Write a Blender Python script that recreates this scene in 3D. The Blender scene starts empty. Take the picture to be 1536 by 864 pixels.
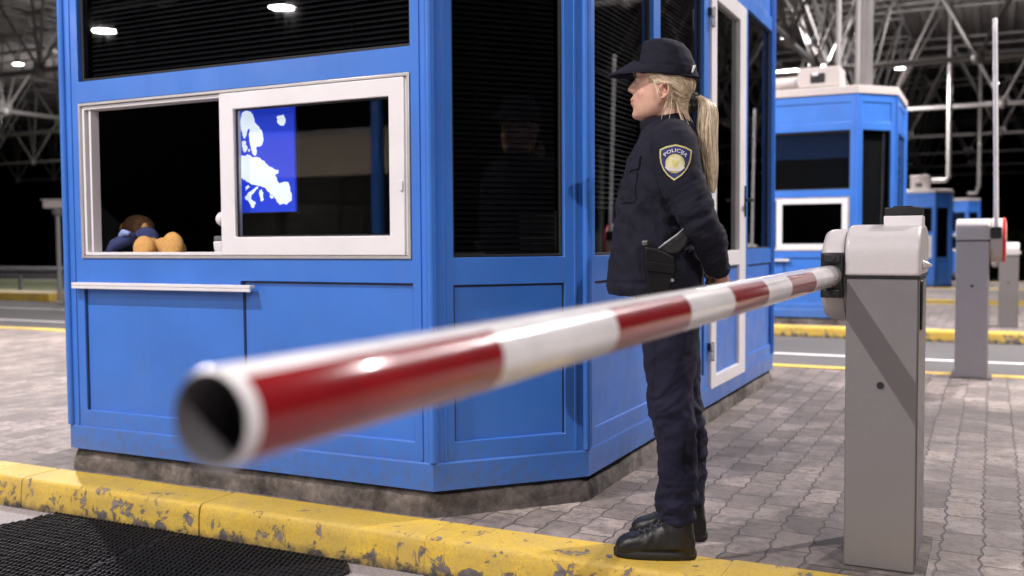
import bpy, bmesh, math, random
from mathutils import Vector, Matrix, noise
from mathutils.bvhtree import BVHTree
R = math.radians
random.seed(7)
scene = bpy.context.scene
COL = scene.collection

# ------------------------------------------------------------------ objects
def tag(o, label=None, cat=None, group=None, kind=None):
    if label: o['label'] = label
    if cat: o['category'] = cat
    if group: o['group'] = group
    if kind: o['kind'] = kind
    return o

def empty(name, loc=(0, 0, 0), rz=0.0, label=None, cat=None, group=None):
    o = bpy.data.objects.new(name, None)
    COL.objects.link(o)
    o.location = loc
    o.rotation_euler = (0, 0, rz)
    o.empty_display_size = 0.1
    return tag(o, label, cat, group)

def copy_tree(o, parent=None):
    c = o.copy()
    COL.objects.link(c)
    c.parent = parent
    for ch in o.children:
        copy_tree(ch, c)
    return c

class MB:
    """collects geometry, then links it as one mesh object"""
    def __init__(s):
        s.v = []; s.f = []; s.m = []
    def add(s, verts, faces, mat=0):
        b = len(s.v)
        s.v.extend([tuple(p) for p in verts])
        for f in faces:
            s.f.append(tuple(b + i for i in f)); s.m.append(mat)
        return s
    def box(s, x0, x1, y0, y1, z0, z1, mat=0, M=None):
        P = [(x, y, z) for z in (z0, z1) for y in (y0, y1) for x in (x0, x1)]
        if M is not None: P = [M @ Vector(p) for p in P]
        return s.add(P, [(0, 2, 3, 1), (4, 5, 7, 6), (0, 1, 5, 4), (2, 6, 7, 3), (0, 4, 6, 2), (1, 3, 7, 5)], mat)
    def loft(s, rings, mat=0, cap=True, closed=True):
        n = len(rings[0]); b = len(s.v)
        for r in rings: s.v.extend([tuple(p) for p in r])
        m = n if closed else n - 1
        for k in range(len(rings) - 1):
            for i in range(m):
                j = (i + 1) % n
                s.f.append((b + k*n + i, b + k*n + j, b + (k+1)*n + j, b + (k+1)*n + i)); s.m.append(mat)
        if cap and closed:
            s.f.append(tuple(b + i for i in reversed(range(n)))); s.m.append(mat)
            s.f.append(tuple(b + (len(rings)-1)*n + i for i in range(n))); s.m.append(mat)
        return s
    def tube(s, pts, r, n=10, mat=0, cap=True, round_ends=False, flat=None):
        """pts polyline, r number or list; flat = squash factor of the 2nd axis"""
        pts = [Vector(p) for p in pts]
        rr = [r]*len(pts) if not hasattr(r, '__len__') else list(r)
        if round_ends:
            t0 = (pts[0]-pts[1]).normalized(); t1 = (pts[-1]-pts[-2]).normalized()
            a, ra, z, rz = pts[0], rr[0], pts[-1], rr[-1]
            pre = [(a + t0*ra*math.sin(q), ra*math.cos(q)) for q in (1.45, 1.1, .6)]
            post = [(z + t1*rz*math.sin(q), rz*math.cos(q)) for q in (.6, 1.1, 1.45)]
            pts = [p for p, _ in pre] + pts + [p for p, _ in post]
            rr = [q for _, q in pre] + rr + [q for _, q in post]
        rings = []; prev = None
        for i, p in enumerate(pts):
            t = (pts[min(i+1, len(pts)-1)] - pts[max(i-1, 0)]).normalized()
            if prev is None:
                ref = Vector((0, 0, 1)) if abs(t.z) < .9 else Vector((1, 0, 0))
                u = t.cross(ref).normalized()
            else:
                u = (prev - t*prev.dot(t)).normalized()
            prev = u; w = t.cross(u)
            fl = 1.0 if flat is None else flat
            rings.append([p + (u*math.cos(q) + w*math.sin(q)*fl)*rr[i] for q in [2*math.pi*k/n for k in range(n)]])
        return s.loft(rings, mat, cap)
    def ball(s, c, rad, n=16, k=10, mat=0, M=None):
        if not hasattr(rad, '__len__'): rad = (rad,)*3
        c = Vector(c); rings = []
        for i in range(k+1):
            q = -math.pi/2 + math.pi*i/k
            q = max(-1.5, min(1.5, q))
            ring = []
            for j in range(n):
                p = Vector((rad[0]*math.cos(q)*math.cos(2*math.pi*j/n), rad[1]*math.cos(q)*math.sin(2*math.pi*j/n), rad[2]*math.sin(q)))
                if M is not None: p = M @ p
                ring.append(c + p)
            rings.append(ring)
        return s.loft(rings, mat)
    def lathe(s, prof, c=(0, 0, 0), axis='Z', n=32, mat=0, cap=True):
        rings = []
        for r, h in prof:
            ring = []
            for j in range(n):
                a = 2*math.pi*j/n; x, y = r*math.cos(a), r*math.sin(a)
                p = {'Z': (x, y, h), 'X': (h, x, y), 'Y': (y, h, x)}[axis]
                ring.append((p[0]+c[0], p[1]+c[1], p[2]+c[2]))
            rings.append(ring)
        return s.loft(rings, mat, cap)
    def prism(s, poly, fn, d0, d1, mat=0):
        """2D polygon lifted by fn(u, v, d) between depths d0 and d1"""
        return s.loft([[fn(u, v, d0) for u, v in poly], [fn(u, v, d1) for u, v in poly]], mat)
    def mesh(s, name, merge=1e-5, angle=38, smooth=True):
        me = bpy.data.meshes.new(name)
        me.from_pydata(s.v, [], s.f)
        me.polygons.foreach_set('material_index', s.m)
        bm = bmesh.new(); bm.from_mesh(me)
        if merge: bmesh.ops.remove_doubles(bm, verts=bm.verts, dist=merge)
        bmesh.ops.recalc_face_normals(bm, faces=bm.faces)
        bm.to_mesh(me); bm.free()
        if smooth:
            me.polygons.foreach_set('use_smooth', [True]*len(me.polygons))
            me.set_sharp_from_angle(angle=R(angle))
        me.update()
        return me
    def build(s, name, mats, parent=None, bevel=0, seg=2, angle=38, merge=1e-5, smooth=True):
        """vertices are given in the parent's own coordinates"""
        me = s.mesh(name, merge, angle, smooth)
        for m in (mats if isinstance(mats, (list, tuple)) else [mats]): me.materials.append(m)
        o = bpy.data.objects.new(name, me); COL.objects.link(o)
        if parent is not None: o.parent = parent
        if bevel:
            b = o.modifiers.new('bevel', 'BEVEL'); b.width = bevel; b.segments = seg
            b.limit_method = 'ANGLE'; b.angle_limit = R(40); b.harden_normals = False
        return o
    def shifted(s, d):
        s.v = [(x-d[0], y-d[1], z-d[2]) for x, y, z in s.v]
        return s

def bake_modifiers(o, name=None):
    dg = bpy.context.evaluated_depsgraph_get(); dg.update()
    me = bpy.data.meshes.new_from_object(o.evaluated_get(dg))
    o.modifiers.clear()
    old = o.data; o.data = me; me.name = name or old.name
    return o

def remeshed(mb, name, mat, parent, voxel, smooth_iter=4, deform=None):
    me = mb.mesh(name, merge=0, smooth=False)
    o = bpy.data.objects.new(name, me); COL.objects.link(o)
    r = o.modifiers.new('remesh', 'REMESH'); r.mode = 'VOXEL'; r.voxel_size = voxel; r.use_smooth_shade = True
    if smooth_iter:
        sm = o.modifiers.new('smooth', 'SMOOTH'); sm.factor = .5; sm.iterations = smooth_iter
    bake_modifiers(o, name)
    me = o.data; me.materials.clear(); me.materials.append(mat)
    if deform:
        nrm = [v.normal.copy() for v in me.vertices]
        co = [v.co.copy() for v in me.vertices]
        for i, v in enumerate(me.vertices):
            v.co = deform(co[i], nrm[i])
        me.update()
    me.polygons.foreach_set('use_smooth', [True]*len(me.polygons))
    if parent is not None: o.parent = parent
    return o

# ---------------------------------------------------------------- materials
def mat(name):
    m = bpy.data.materials.new(name); m.use_nodes = True
    nt = m.node_tree; return m, nt, nt.nodes['Principled BSDF']

def nd(nt, t, **kw):
    n = nt.nodes.new(t)
    for k, v in kw.items():
        if k.startswith('i_'): n.inputs[k[2:].replace('_', ' ')].default_value = v
        else: setattr(n, k, v)
    return n

def ramp(nt, fac, stops):
    r = nt.nodes.new('ShaderNodeValToRGB'); cr = r.color_ramp
    while len(cr.elements) < len(stops): cr.elements.new(.5)
    for e, (p, c) in zip(cr.elements, stops):
        e.position = p; e.color = (*c, 1) if hasattr(c, '__len__') else (c, c, c, 1)
    nt.links.new(fac, r.inputs[0]); return r.outputs[0]

def coords(nt, kind='Object', scale=(1, 1, 1), rot=(0, 0, 0)):
    tc = nt.nodes.new('ShaderNodeTexCoord'); mp = nt.nodes.new('ShaderNodeMapping')
    mp.inputs['Scale'].default_value = scale; mp.inputs['Rotation'].default_value = rot
    nt.links.new(tc.outputs[kind], mp.inputs[0]); return mp.outputs[0]

def noise_t(nt, vec, scale, detail=4, rough=.55, dist=0):
    n = nt.nodes.new('ShaderNodeTexNoise')
    n.inputs['Scale'].default_value = scale; n.inputs['Detail'].default_value = detail
    n.inputs['Roughness'].default_value = rough; n.inputs['Distortion'].default_value = dist
    nt.links.new(vec, n.inputs['Vector']); return n.outputs['Fac']

def mixc(nt, fac, a, b, mode='MIX'):
    m = nt.nodes.new('ShaderNodeMix'); m.data_type = 'RGBA'; m.blend_type = mode
    for sock, val in ((m.inputs[0], fac), (m.inputs[6], a), (m.inputs[7], b)):
        if isinstance(val, bpy.types.NodeSocket): nt.links.new(val, sock)
        elif hasattr(val, '__len__'): sock.default_value = (*val, 1)
        else: sock.default_value = val
    return m.outputs[2]

def math_n(nt, op, a, b=None, clamp=False):
    m = nt.nodes.new('ShaderNodeMath'); m.operation = op; m.use_clamp = clamp
    for i, v in enumerate((a, b)):
        if v is None: continue
        if isinstance(v, bpy.types.NodeSocket): nt.links.new(v, m.inputs[i])
        else: m.inputs[i].default_value = v
    return m.outputs[0]

def bump(nt, p, h, strength=.3, dist=.01):
    b = nt.nodes.new('ShaderNodeBump'); b.inputs['Strength'].default_value = strength
    b.inputs['Distance'].default_value = dist
    nt.links.new(h, b.inputs['Height']); nt.links.new(b.outputs[0], p.inputs['Normal'])

def simple(name, col, rough=.5, metal=0, var=.12, scale=20, bmp=0, spec=.5, coat=0, rvar=.08):
    m, nt, p = mat(name); v = coords(nt)
    f = noise_t(nt, v, scale)
    lo = tuple(c*(1-var) for c in col); hi = tuple(min(1, c*(1+var)) for c in col)
    nt.links.new(ramp(nt, f, [(.25, lo), (.75, hi)]), p.inputs['Base Color'])
    nt.links.new(ramp(nt, noise_t(nt, v, scale*.3), [(.3, max(0, rough-rvar)), (.7, min(1, rough+rvar))]), p.inputs['Roughness'])
    p.inputs['Metallic'].default_value = metal
    p.inputs['Specular IOR Level'].default_value = spec
    p.inputs['Coat Weight'].default_value = coat
    if bmp: bump(nt, p, noise_t(nt, v, scale*4), bmp, .004)
    return m

def emitter(name, col, s):
    m, nt, p = mat(name)
    p.inputs['Base Color'].default_value = (*col, 1)
    p.inputs['Emission Color'].default_value = (*col, 1); p.inputs['Emission Strength'].default_value = s
    return m

def glass(name, tint=.9, refl=1.0, rough=0.0):
    """thin pane: clear (tinted) sheet with fresnel mirror"""
    m = bpy.data.materials.new(name); m.use_nodes = True; nt = m.node_tree; nt.nodes.clear()
    o = nt.nodes.new('ShaderNodeOutputMaterial'); t = nt.nodes.new('ShaderNodeBsdfTransparent')
    t.inputs[0].default_value = (tint*.97, tint*.99, tint, 1)
    g = nt.nodes.new('ShaderNodeBsdfGlossy'); g.inputs['Roughness'].default_value = rough
    g.inputs[0].default_value = (refl, refl, refl, 1)
    lw = nt.nodes.new('ShaderNodeFresnel'); lw.inputs[0].default_value = 1.52
    geo = nt.nodes.new('ShaderNodeNewGeometry')
    mx = nt.nodes.new('ShaderNodeMixShader')
    # slight streaks of grime
    v = coords(nt, 'Object', (3, 3, .8)); f = noise_t(nt, v, 4, 5)
    nt.links.new(ramp(nt, f, [(.4, rough), (.8, rough+.035)]), g.inputs['Roughness'])
    bb = math_n(nt, 'MULTIPLY', lw.outputs[0], 1.25, True)
    # inside faces of a thin sheet: plain
    inv = math_n(nt, 'SUBTRACT', 1.0, geo.outputs['Backfacing'])
    nt.links.new(math_n(nt, 'MULTIPLY', bb, inv), mx.inputs[0])
    nt.links.new(t.outputs[0], mx.inputs[1]); nt.links.new(g.outputs[0], mx.inputs[2])
    nt.links.new(mx.outputs[0], o.inputs[0]); return m
# -------------------------------------------------------- the materials used
def blue_paint(name, col):
    m, nt, p = mat(name); v = coords(nt)
    n1 = noise_t(nt, v, 3.0, 6)
    vs = coords(nt, 'Object', (14, 14, .7)); st = noise_t(nt, vs, 2.0, 5)
    c = ramp(nt, n1, [(.3, tuple(k*.9 for k in col)), (.7, tuple(k*1.08 for k in col))])
    c = mixc(nt, ramp(nt, st, [(.5, 0.0), (.85, .10)]), c, (.16, .24, .46))
    # dirt splash near the ground and small scuffs
    tc = nt.nodes.new('ShaderNodeTexCoord'); sx = nt.nodes.new('ShaderNodeSeparateXYZ')
    nt.links.new(tc.outputs['Object'], sx.inputs[0])
    low = ramp(nt, math_n(nt, 'ADD', sx.outputs[2], math_n(nt, 'MULTIPLY', st, -.25)), [(.0, .55), (.16, .10), (.4, 0.0)])
    grime = math_n(nt, 'MULTIPLY', low, ramp(nt, noise_t(nt, v, 30, 5), [(.35, .2), (.7, 1.0)]))
    c = mixc(nt, grime, c, (.10, .10, .11))
    sc = ramp(nt, noise_t(nt, v, 55, 3), [(.72, 0.0), (.78, .35)])
    c = mixc(nt, sc, c, (.03, .07, .22))
    nt.links.new(c, p.inputs['Base Color'])
    nt.links.new(ramp(nt, noise_t(nt, v, 8, 5), [(.3, .30), (.7, .46)]), p.inputs['Roughness'])
    p.inputs['Coat Weight'].default_value = .15; p.inputs['Coat Roughness'].default_value = .2
    bump(nt, p, noise_t(nt, vs, 6.0, 3), .06, .002)
    return m
BLUE = blue_paint('blue_paint', (.040, .166, .57))
WHITE = simple('white_plastic_frame', (.72, .70, .71), .38, var=.05, scale=6)
ALU = simple('aluminium_trim', (.52, .50, .49), .35, .6, var=.06)
DARKIN = simple('dark_interior', (.010, .010, .012), .8, var=.2)
BLIND = simple('blind_slat', (.055, .056, .064), .55, var=.15)
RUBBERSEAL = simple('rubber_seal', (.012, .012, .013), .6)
GLASS = glass('window_glass', .82, .9)
DGLASS = glass('tinted_glass', .55, .8)
BLACK = simple('black_plastic', (.012, .012, .013), .42, var=.2)
STEEL = simple('steel', (.42, .42, .43), .35, .9, var=.06)

def concrete(name, col, dark, scale=6):
    m, nt, p = mat(name); v = coords(nt)
    a = noise_t(nt, v, scale, 8, .7); b = noise_t(nt, v, scale*6, 6, .7)
    c = ramp(nt, a, [(.38, dark), (.62, col)])
    c = mixc(nt, ramp(nt, b, [(.35, .55), (.6, 0.0)]), c, dark)
    nt.links.new(c, p.inputs['Base Color']); p.inputs['Roughness'].default_value = .9
    bump(nt, p, b, .8, .006); return m
PLINTH = concrete('stained_concrete', (.215, .185, .168), (.028, .024, .022), 4)

def asphalt(name, col, spots):
    m, nt, p = mat(name); v = coords(nt)
    big = noise_t(nt, v, .6, 6, .6); fine = noise_t(nt, v, 140, 3, .7)
    c = ramp(nt, big, [(.3, tuple(k*.72 for k in col)), (.7, tuple(k*1.15 for k in col))])
    c = mixc(nt, ramp(nt, fine, [(.35, .6), (.55, 0.0)]), c, spots)
    vs = coords(nt, 'Object', (.12, 2.5, 1)); tr = noise_t(nt, vs, 1.2, 3)
    c = mixc(nt, ramp(nt, tr, [(.5, 0.0), (.72, .45)]), c, tuple(k*.5 for k in col))
    nt.links.new(c, p.inputs['Base Color'])
    nt.links.new(ramp(nt, big, [(.3, .75), (.7, .9)]), p.inputs['Roughness'])
    bump(nt, p, fine, .6, .004); return m
ROADNEAR = asphalt('worn_road', (.33, .30, .30), (.10, .095, .09))
ROAD = asphalt('road_asphalt', (.105, .10, .10), (.035, .035, .035))

def paver_material():
    m, nt, p = mat('interlocking_pavers')
    tc = nt.nodes.new('ShaderNodeTexCoord'); sx = nt.nodes.new('ShaderNodeSeparateXYZ')
    nt.links.new(tc.outputs['Object'], sx.inputs[0])
    X, Y = sx.outputs[0], sx.outputs[1]
    wob = noise_t(nt, coords(nt), 2.2, 2)
    def tri(src, per, amp):
        t = math_n(nt, 'PINGPONG', math_n(nt, 'MULTIPLY', src, 1.0), per)
        return math_n(nt, 'MULTIPLY', math_n(nt, 'SUBTRACT', math_n(nt, 'MULTIPLY', t, 1/per), .5), amp)
    Xw = math_n(nt, 'ADD', math_n(nt, 'ADD', X, tri(Y, .0562, .011)), math_n(nt, 'MULTIPLY', wob, .035))
    Yw = math_n(nt, 'ADD', math_n(nt, 'ADD', Y, tri(X, .066, .004)), math_n(nt, 'MULTIPLY', wob, .03))
    cb = nt.nodes.new('ShaderNodeCombineXYZ'); nt.links.new(Yw, cb.inputs[0]); nt.links.new(Xw, cb.inputs[1])
    br = nt.nodes.new('ShaderNodeTexBrick'); nt.links.new(cb.outputs[0], br.inputs['Vector'])
    for k, val in (('Scale', 1.0), ('Mortar Size', .0042), ('Mortar Smooth', .35), ('Bias', 0.0), ('Brick Width', .225), ('Row Height', .132)):
        br.inputs[k].default_value = val
    br.offset = .5
    br.inputs['Color1'].default_value = (.155, .125, .110, 1); br.inputs['Color2'].default_value = (.335, .278, .248, 1)
    br.inputs['Mortar'].default_value = (.060, .050, .046, 1)
    v = coords(nt)
    big = noise_t(nt, v, .9, 7, .65); mid = noise_t(nt, v, 7, 7, .7); fine = noise_t(nt, v, 90, 4, .7)
    c = mixc(nt, ramp(nt, big, [(.40, 1.0), (.58, 0.0)]), br.outputs[0], mixc(nt, .55, br.outputs[0], (.075, .064, .064)))
    c = mixc(nt, ramp(nt, mid, [(.34, .85), (.52, 0.0)]), c, (.06, .052, .05))
    c = mixc(nt, ramp(nt, noise_t(nt, v, 28, 5, .75), [(.33, .75), (.50, 0.0)]), c, (.085, .072, .068))
    c = mixc(nt, ramp(nt, noise_t(nt, v, 4, 5), [(.55, 0.0), (.75, .5)]), c, (.40, .35, .335))
    c = mixc(nt, ramp(nt, fine, [(.35, .4), (.55, 0.0)]), c, (.10, .085, .08))
    # joints partly filled with sand
    nt.links.new(c, p.inputs['Base Color'])
    nt.links.new(ramp(nt, mid, [(.3, .6), (.7, .88)]), p.inputs['Roughness'])
    h = math_n(nt, 'ADD', math_n(nt, 'MULTIPLY', br.outputs['Fac'], -1.0), math_n(nt, 'MULTIPLY', fine, .25))
    h = math_n(nt, 'ADD', h, math_n(nt, 'MULTIPLY', mid, .9))
    bump(nt, p, h, .8, .012); return m
PAVER = paver_material()

def kerb_paint():
    m, nt, p = mat('chipped_yellow_kerb'); v = coords(nt)
    tc = nt.nodes.new('ShaderNodeTexCoord'); sx = nt.nodes.new('ShaderNodeSeparateXYZ'); nt.links.new(tc.outputs['Object'], sx.inputs[0])
    n = noise_t(nt, v, 15, 10, .68, .4); n2 = noise_t(nt, v, 1.3, 3); fine = noise_t(nt, v, 70, 5, .7)
    y = ramp(nt, noise_t(nt, v, 3, 5), [(.3, (.56, .36, .035)), (.7, (.72, .49, .06))])
    y = mixc(nt, ramp(nt, fine, [(.32, .55), (.56, 0.0)]), y, (.36, .25, .07))
    y = mixc(nt, ramp(nt, noise_t(nt, v, 5, 7, .7), [(.40, .5), (.62, 0.0)]), y, (.42, .30, .09))
    y = mixc(nt, ramp(nt, noise_t(nt, v, 160, 3, .8), [(.30, .6), (.42, 0.0)]), y, (.12, .10, .08))
    # chips: more of them low on the face and in patches
    lowz = ramp(nt, math_n(nt, 'MULTIPLY', sx.outputs[2], -7.0), [(.0, 0.0), (.9, .12)])
    amt = math_n(nt, 'ADD', math_n(nt, 'ADD', n, lowz), math_n(nt, 'MULTIPLY', n2, .62))
    mask = ramp(nt, amt, [(.925, 0.0), (.965, 1.0)])
    c = mixc(nt, mask, y, ramp(nt, noise_t(nt, v, 25, 5), [(.3, (.10, .085, .08)), (.7, (.27, .235, .22))]))
    # black road dirt at the foot
    dirt = math_n(nt, 'MULTIPLY', ramp(nt, math_n(nt, 'ADD', sx.outputs[2], math_n(nt, 'MULTIPLY', n, .06)), [(0.0, 1.0), (1, 1.0)]), 1.0)
    dz = math_n(nt, 'MULTIPLY', math_n(nt, 'SUBTRACT', math_n(nt, 'MULTIPLY', n, .12), math_n(nt, 'ADD', sx.outputs[2], .155)), 22.0, True)
    c = mixc(nt, dz, c, (.05, .042, .036))
    nt.links.new(c, p.inputs['Base Color'])
    nt.links.new(ramp(nt, mask, [(0, .62), (1, .92)]), p.inputs['Roughness'])
    h = math_n(nt, 'ADD', math_n(nt, 'MULTIPLY', mask, -.8), math_n(nt, 'MULTIPLY', fine, .35))
    bump(nt, p, h, .7, .005); return m
KERB = kerb_paint()
LINE_W = simple('white_road_paint', (.66, .65, .64), .7, var=.2, scale=30)
LINE_Y = simple('yellow_road_paint', (.62, .43, .08), .7, var=.2, scale=30)
RUBBER = simple('black_rubber', (.0085, .008, .0085), .7, var=.3, scale=40, spec=.25)
GREYPAINT = simple('grey_powder_coat', (.180, .170, .172), .42, .15, var=.03, scale=60, bmp=.05)
LIGHTGREY = simple('light_grey_powder_coat', (.52, .49, .49), .36, 0, var=.03, scale=60, bmp=.03)
OFFWHITE = simple('offwhite_sheet', (.50, .45, .43), .5, var=.06)
REDREFL = simple('red_reflector', (.75, .03, .03), .3)

def boom_material(stripes):
    """white tube with red bands stuck on its sides; axis is local Y"""
    m, nt, p = mat('boom_red_white'); tc = nt.nodes.new('ShaderNodeTexCoord'); sx = nt.nodes.new('ShaderNodeSeparateXYZ')
    nt.links.new(tc.outputs['Object'], sx.inputs[0])
    tot = None
    stripes = stripes or [(98, 99)]
    for a, b in stripes:
        k = math_n(nt, 'MULTIPLY', math_n(nt, 'GREATER_THAN', sx.outputs[1], a), math_n(nt, 'LESS_THAN', sx.outputs[1], b))
        tot = k if tot is None else math_n(nt, 'ADD', tot, k)
    # bands leave the top and the underside of the tube white
    side = math_n(nt, 'MULTIPLY', math_n(nt, 'LESS_THAN', sx.outputs[2], .0285), math_n(nt, 'GREATER_THAN', sx.outputs[2], -.0305))
    f = math_n(nt, 'MULTIPLY', tot, side)
    v = coords(nt)
    w = ramp(nt, noise_t(nt, v, 12, 5), [(.3, (.66, .64, .64)), (.7, (.78, .76, .76))])
    r = ramp(nt, noise_t(nt, v, 15, 5), [(.3, (.19, .006, .010)), (.7, (.25, .009, .013))])
    nt.links.new(mixc(nt, f, w, r), p.inputs['Base Color'])
    p.inputs['Roughness'].default_value = .24
    p.inputs['Coat Weight'].default_value = .6; p.inputs['Coat Roughness'].default_value = .08
    return m

def cloth(name, col, rough=.85, scale=700, sheen=.15):
    m, nt, p = mat(name); v = coords(nt)
    nt.links.new(ramp(nt, noise_t(nt, v, 9, 5), [(.3, tuple(k*.8 for k in col)), (.7, tuple(k*1.25 for k in col))]), p.inputs['Base Color'])
    p.inputs['Roughness'].default_value = rough
    p.inputs['Sheen Weight'].default_value = sheen; p.inputs['Sheen Roughness'].default_value = .5
    p.inputs['Sheen Tint'].default_value = (.5, .5, .75, 1)
    p.inputs['Specular IOR Level'].default_value = .3
    bump(nt, p, math_n(nt, 'ADD', math_n(nt, 'MULTIPLY', noise_t(nt, v, 45, 5), .8), noise_t(nt, v, scale, 2)), .35, .004); return m
NAVY = cloth('navy_jacket_cloth', (.0052, .0052, .0135), sheen=.03)
NAVYT = cloth('navy_trouser_cloth', (.0072, .0072, .0210), sheen=.03)
NAVYC = cloth('navy_cap_cloth', (.0056, .0060, .0145), sheen=.03)
LEATHER = simple('black_boot_leather', (.009, .0085, .0085), .42, var=.3, scale=30, bmp=.15)
SOLE = simple('boot_sole', (.010, .010, .010), .7)
HOLST = simple('holster_polymer', (.0035, .0035, .004), .5, var=.2, scale=40, spec=.2)
HAIRC = [simple('blonde_hair', (.60, .47, .315), .36, var=.25, scale=60), simple('blonde_hair_light', (.78, .68, .53), .34, var=.2, scale=60), simple('blonde_hair_dark', (.38, .28, .165), .4, var=.25, scale=60)]
GOLD = simple('gold_thread', (.52, .48, .17), .6, var=.2, scale=400)
SILVER = simple('silver_thread', (.55, .54, .50), .6, var=.2, scale=400)
PATCHBLUE = simple('patch_blue', (.018, .020, .11), .75)
TXTWHITE = simple('patch_white', (.72, .72, .74), .7, var=.05)

def skin_material():
    m, nt, p = mat('skin'); v = coords(nt)
    tc = nt.nodes.new('ShaderNodeTexCoord'); sx = nt.nodes.new('ShaderNodeSeparateXYZ'); nt.links.new(tc.outputs['Object'], sx.inputs[0])
    c = ramp(nt, noise_t(nt, v, 40, 4), [(.3, (.56, .32, .23)), (.7, (.63, .385, .285))])
    def blob(ctr, rad, col, c, amt):
        d = nt.nodes.new('ShaderNodeVectorMath'); d.operation = 'SUBTRACT'
        nt.links.new(tc.outputs['Object'], d.inputs[0]); d.inputs[1].default_value = ctr
        s = nt.nodes.new('ShaderNodeVectorMath'); s.operation = 'DIVIDE'; nt.links.new(d.outputs[0], s.inputs[0]); s.inputs[1].default_value = rad
        l = nt.nodes.new('ShaderNodeVectorMath'); l.operation = 'LENGTH'; nt.links.new(s.outputs[0], l.inputs[0])
        return mixc(nt, ramp(nt, l.outputs['Value'], [(.15, amt), (1.0, 0.0)]), c, col)
    for sg in (1, -1):
        c = blob((.075, .05*sg, 1.535), (.05, .05, .04), (.58, .29, .23), c, .35)
        c = blob((.0, .08*sg, 1.535), (.03, .03, .04), (.56, .26, .20), c, .5)
    c = blob((.112, 0, 1.519), (.022, .036, .0125), (.40, .12, .11), c, 1.0)
    # scalp under the hair
    back = math_n(nt, 'MULTIPLY', math_n(nt, 'LESS_THAN', sx.outputs[0], -.018), math_n(nt, 'GREATER_THAN', sx.outputs[2], 1.485))
    top = math_n(nt, 'MULTIPLY', math_n(nt, 'LESS_THAN', sx.outputs[0], .052), math_n(nt, 'GREATER_THAN', sx.outputs[2], 1.571))
    c = mixc(nt, math_n(nt, 'MAXIMUM', back, top), c, (.36, .265, .16))
    nt.links.new(c, p.inputs['Base Color'])
    p.inputs['Roughness'].default_value = .48
    p.inputs['Subsurface Weight'].default_value = .12
    p.inputs['Subsurface Radius'].default_value = (.01, .004, .002)
    bump(nt, p, noise_t(nt, v, 350, 3), .12, .002); return m
SKIN = skin_material()
# ------------------------------------------------------------------ setting
def sag(y):                      # the site falls away slowly beyond the first lane
    return -.020*max(0.0, y-9.5)
def sheet(name, x0, x1, ys, zf, m, kind='structure', nx=1):
    mb = MB()
    for a, b in zip(ys[:-1], ys[1:]):
        for i in range(nx):
            u0 = x0+(x1-x0)*i/nx; u1 = x0+(x1-x0)*(i+1)/nx
            mb.add([(u0, a, zf(a)), (u1, a, zf(a)), (u1, b, zf(b)), (u0, b, zf(b))], [(0, 1, 2, 3)])
    o = mb.build(name, m); tag(o, kind=kind); return o

g = sheet('ground', -400, 400, [-300, 9.5, 60, 400], lambda y: -.16+sag(y), ROAD)
sheet('road', -120, 60, [-14, 3.0], lambda y: -.14, ROADNEAR)
sheet('road', -120, 60, [8.4, 9.5, 23.2], lambda y: -.14+sag(y), ROAD)
sheet('road', -120, 60, [28.6, 33.3], lambda y: -.14+sag(y), ROAD)
def line(name, x0, x1, y, w, m, dz=.004):
    sheet(name, x0, x1, [y-w/2, y+w/2], lambda q: -.14+sag(q)+dz, m)
line('road_marking', -60, 40, 10.62, .14, LINE_W)
line('road_marking', -60, -13.9, 13.2, .16, LINE_W)

def island(x0, x1, y0, y1, pav_name):
    z = sag(y0) if y0 > 5 else 0.0
    # paving with a shallow, uneven surface
    mb = MB(); nx, ny = (90, 40) if y0 < 5 else (4, 3)
    a, b = y0+.20, y1-.20
    for j in range(ny+1):
        for i in range(nx+1):
            x = x0+.2+(x1-x0-.4)*i/nx; y = a+(b-a)*j/ny
            dz = .006*noise.noise(Vector((x*1.3, y*1.3, 0))) if y0 < 5 and 0 < j < ny else 0
            mb.v.append((x, y, z-.004+dz))
    for j in range(ny):
        for i in range(nx):
            k = j*(nx+1)+i; mb.f.append((k, k+1, k+nx+2, k+nx+1)); mb.m.append(0)
    tag(mb.build(pav_name, PAVER), kind='structure')
    # kerb stones, joints about a metre apart
    kb = MB(); rnd = random.Random(int(y0*10))
    prof = [(-.008, -.17), (.0, -.05), (.003, -.016), (.010, -.005), (.022, -.001), (.06, 0.0), (.20, .001), (.20, -.17)]
    def stone(p0, p1, nrm):
        """p0..p1 along the outer edge, nrm points into the island"""
        jit = [rnd.uniform(-.004, .004) for _ in range(2)]
        rings = []
        for t in (0, .012, .25, .5, .75, .988, 1):
            px = p0[0]+(p1[0]-p0[0])*t; py = p0[1]+(p1[1]-p0[1])*t
            e = .003 if t in (0, 1) else 0
            ring = []
            for q, h in prof:
                w = .004*noise.noise(Vector((px*3, py*3, h*20)))
                qq = q+e*(1 if q < .1 else 0)+w+jit[0]; hh = h-e*(1 if h > -.1 else 0)+jit[1]*(1 if h > -.1 else 0)+w*.6
                ring.append((px+nrm[0]*qq, py+nrm[1]*qq, hh))
            rings.append(ring)
        kb.loft(rings)
    off = -3.93 if y0 < 5 else x0
    n0 = int(math.floor((x0-off)/1.06)); k = n0
    while off+k*1.06 < x1:
        a0 = max(x0, off+k*1.06+.002); a1 = min(x1, off+(k+1)*1.06-.002)
        if a1 > a0+.05:
            stone((a0, y0), (a1, y0), (0, 1)); stone((a1, y1), (a0, y1), (0, -1))
        k += 1
    for xx, s in ((x0, 1), (x1, -1)):
        y = y0+.2
        while y < y1-.25:
            e = min(y+1.06, y1-.2); stone((xx, y+.004), (xx, e-.004), (s, 0)); y = e
    o = kb.build('kerb', KERB, angle=50, merge=0); o.location.z = z; tag(o, kind='structure')
island(-26, 8, 2.965, 8.46, 'paving')
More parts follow.
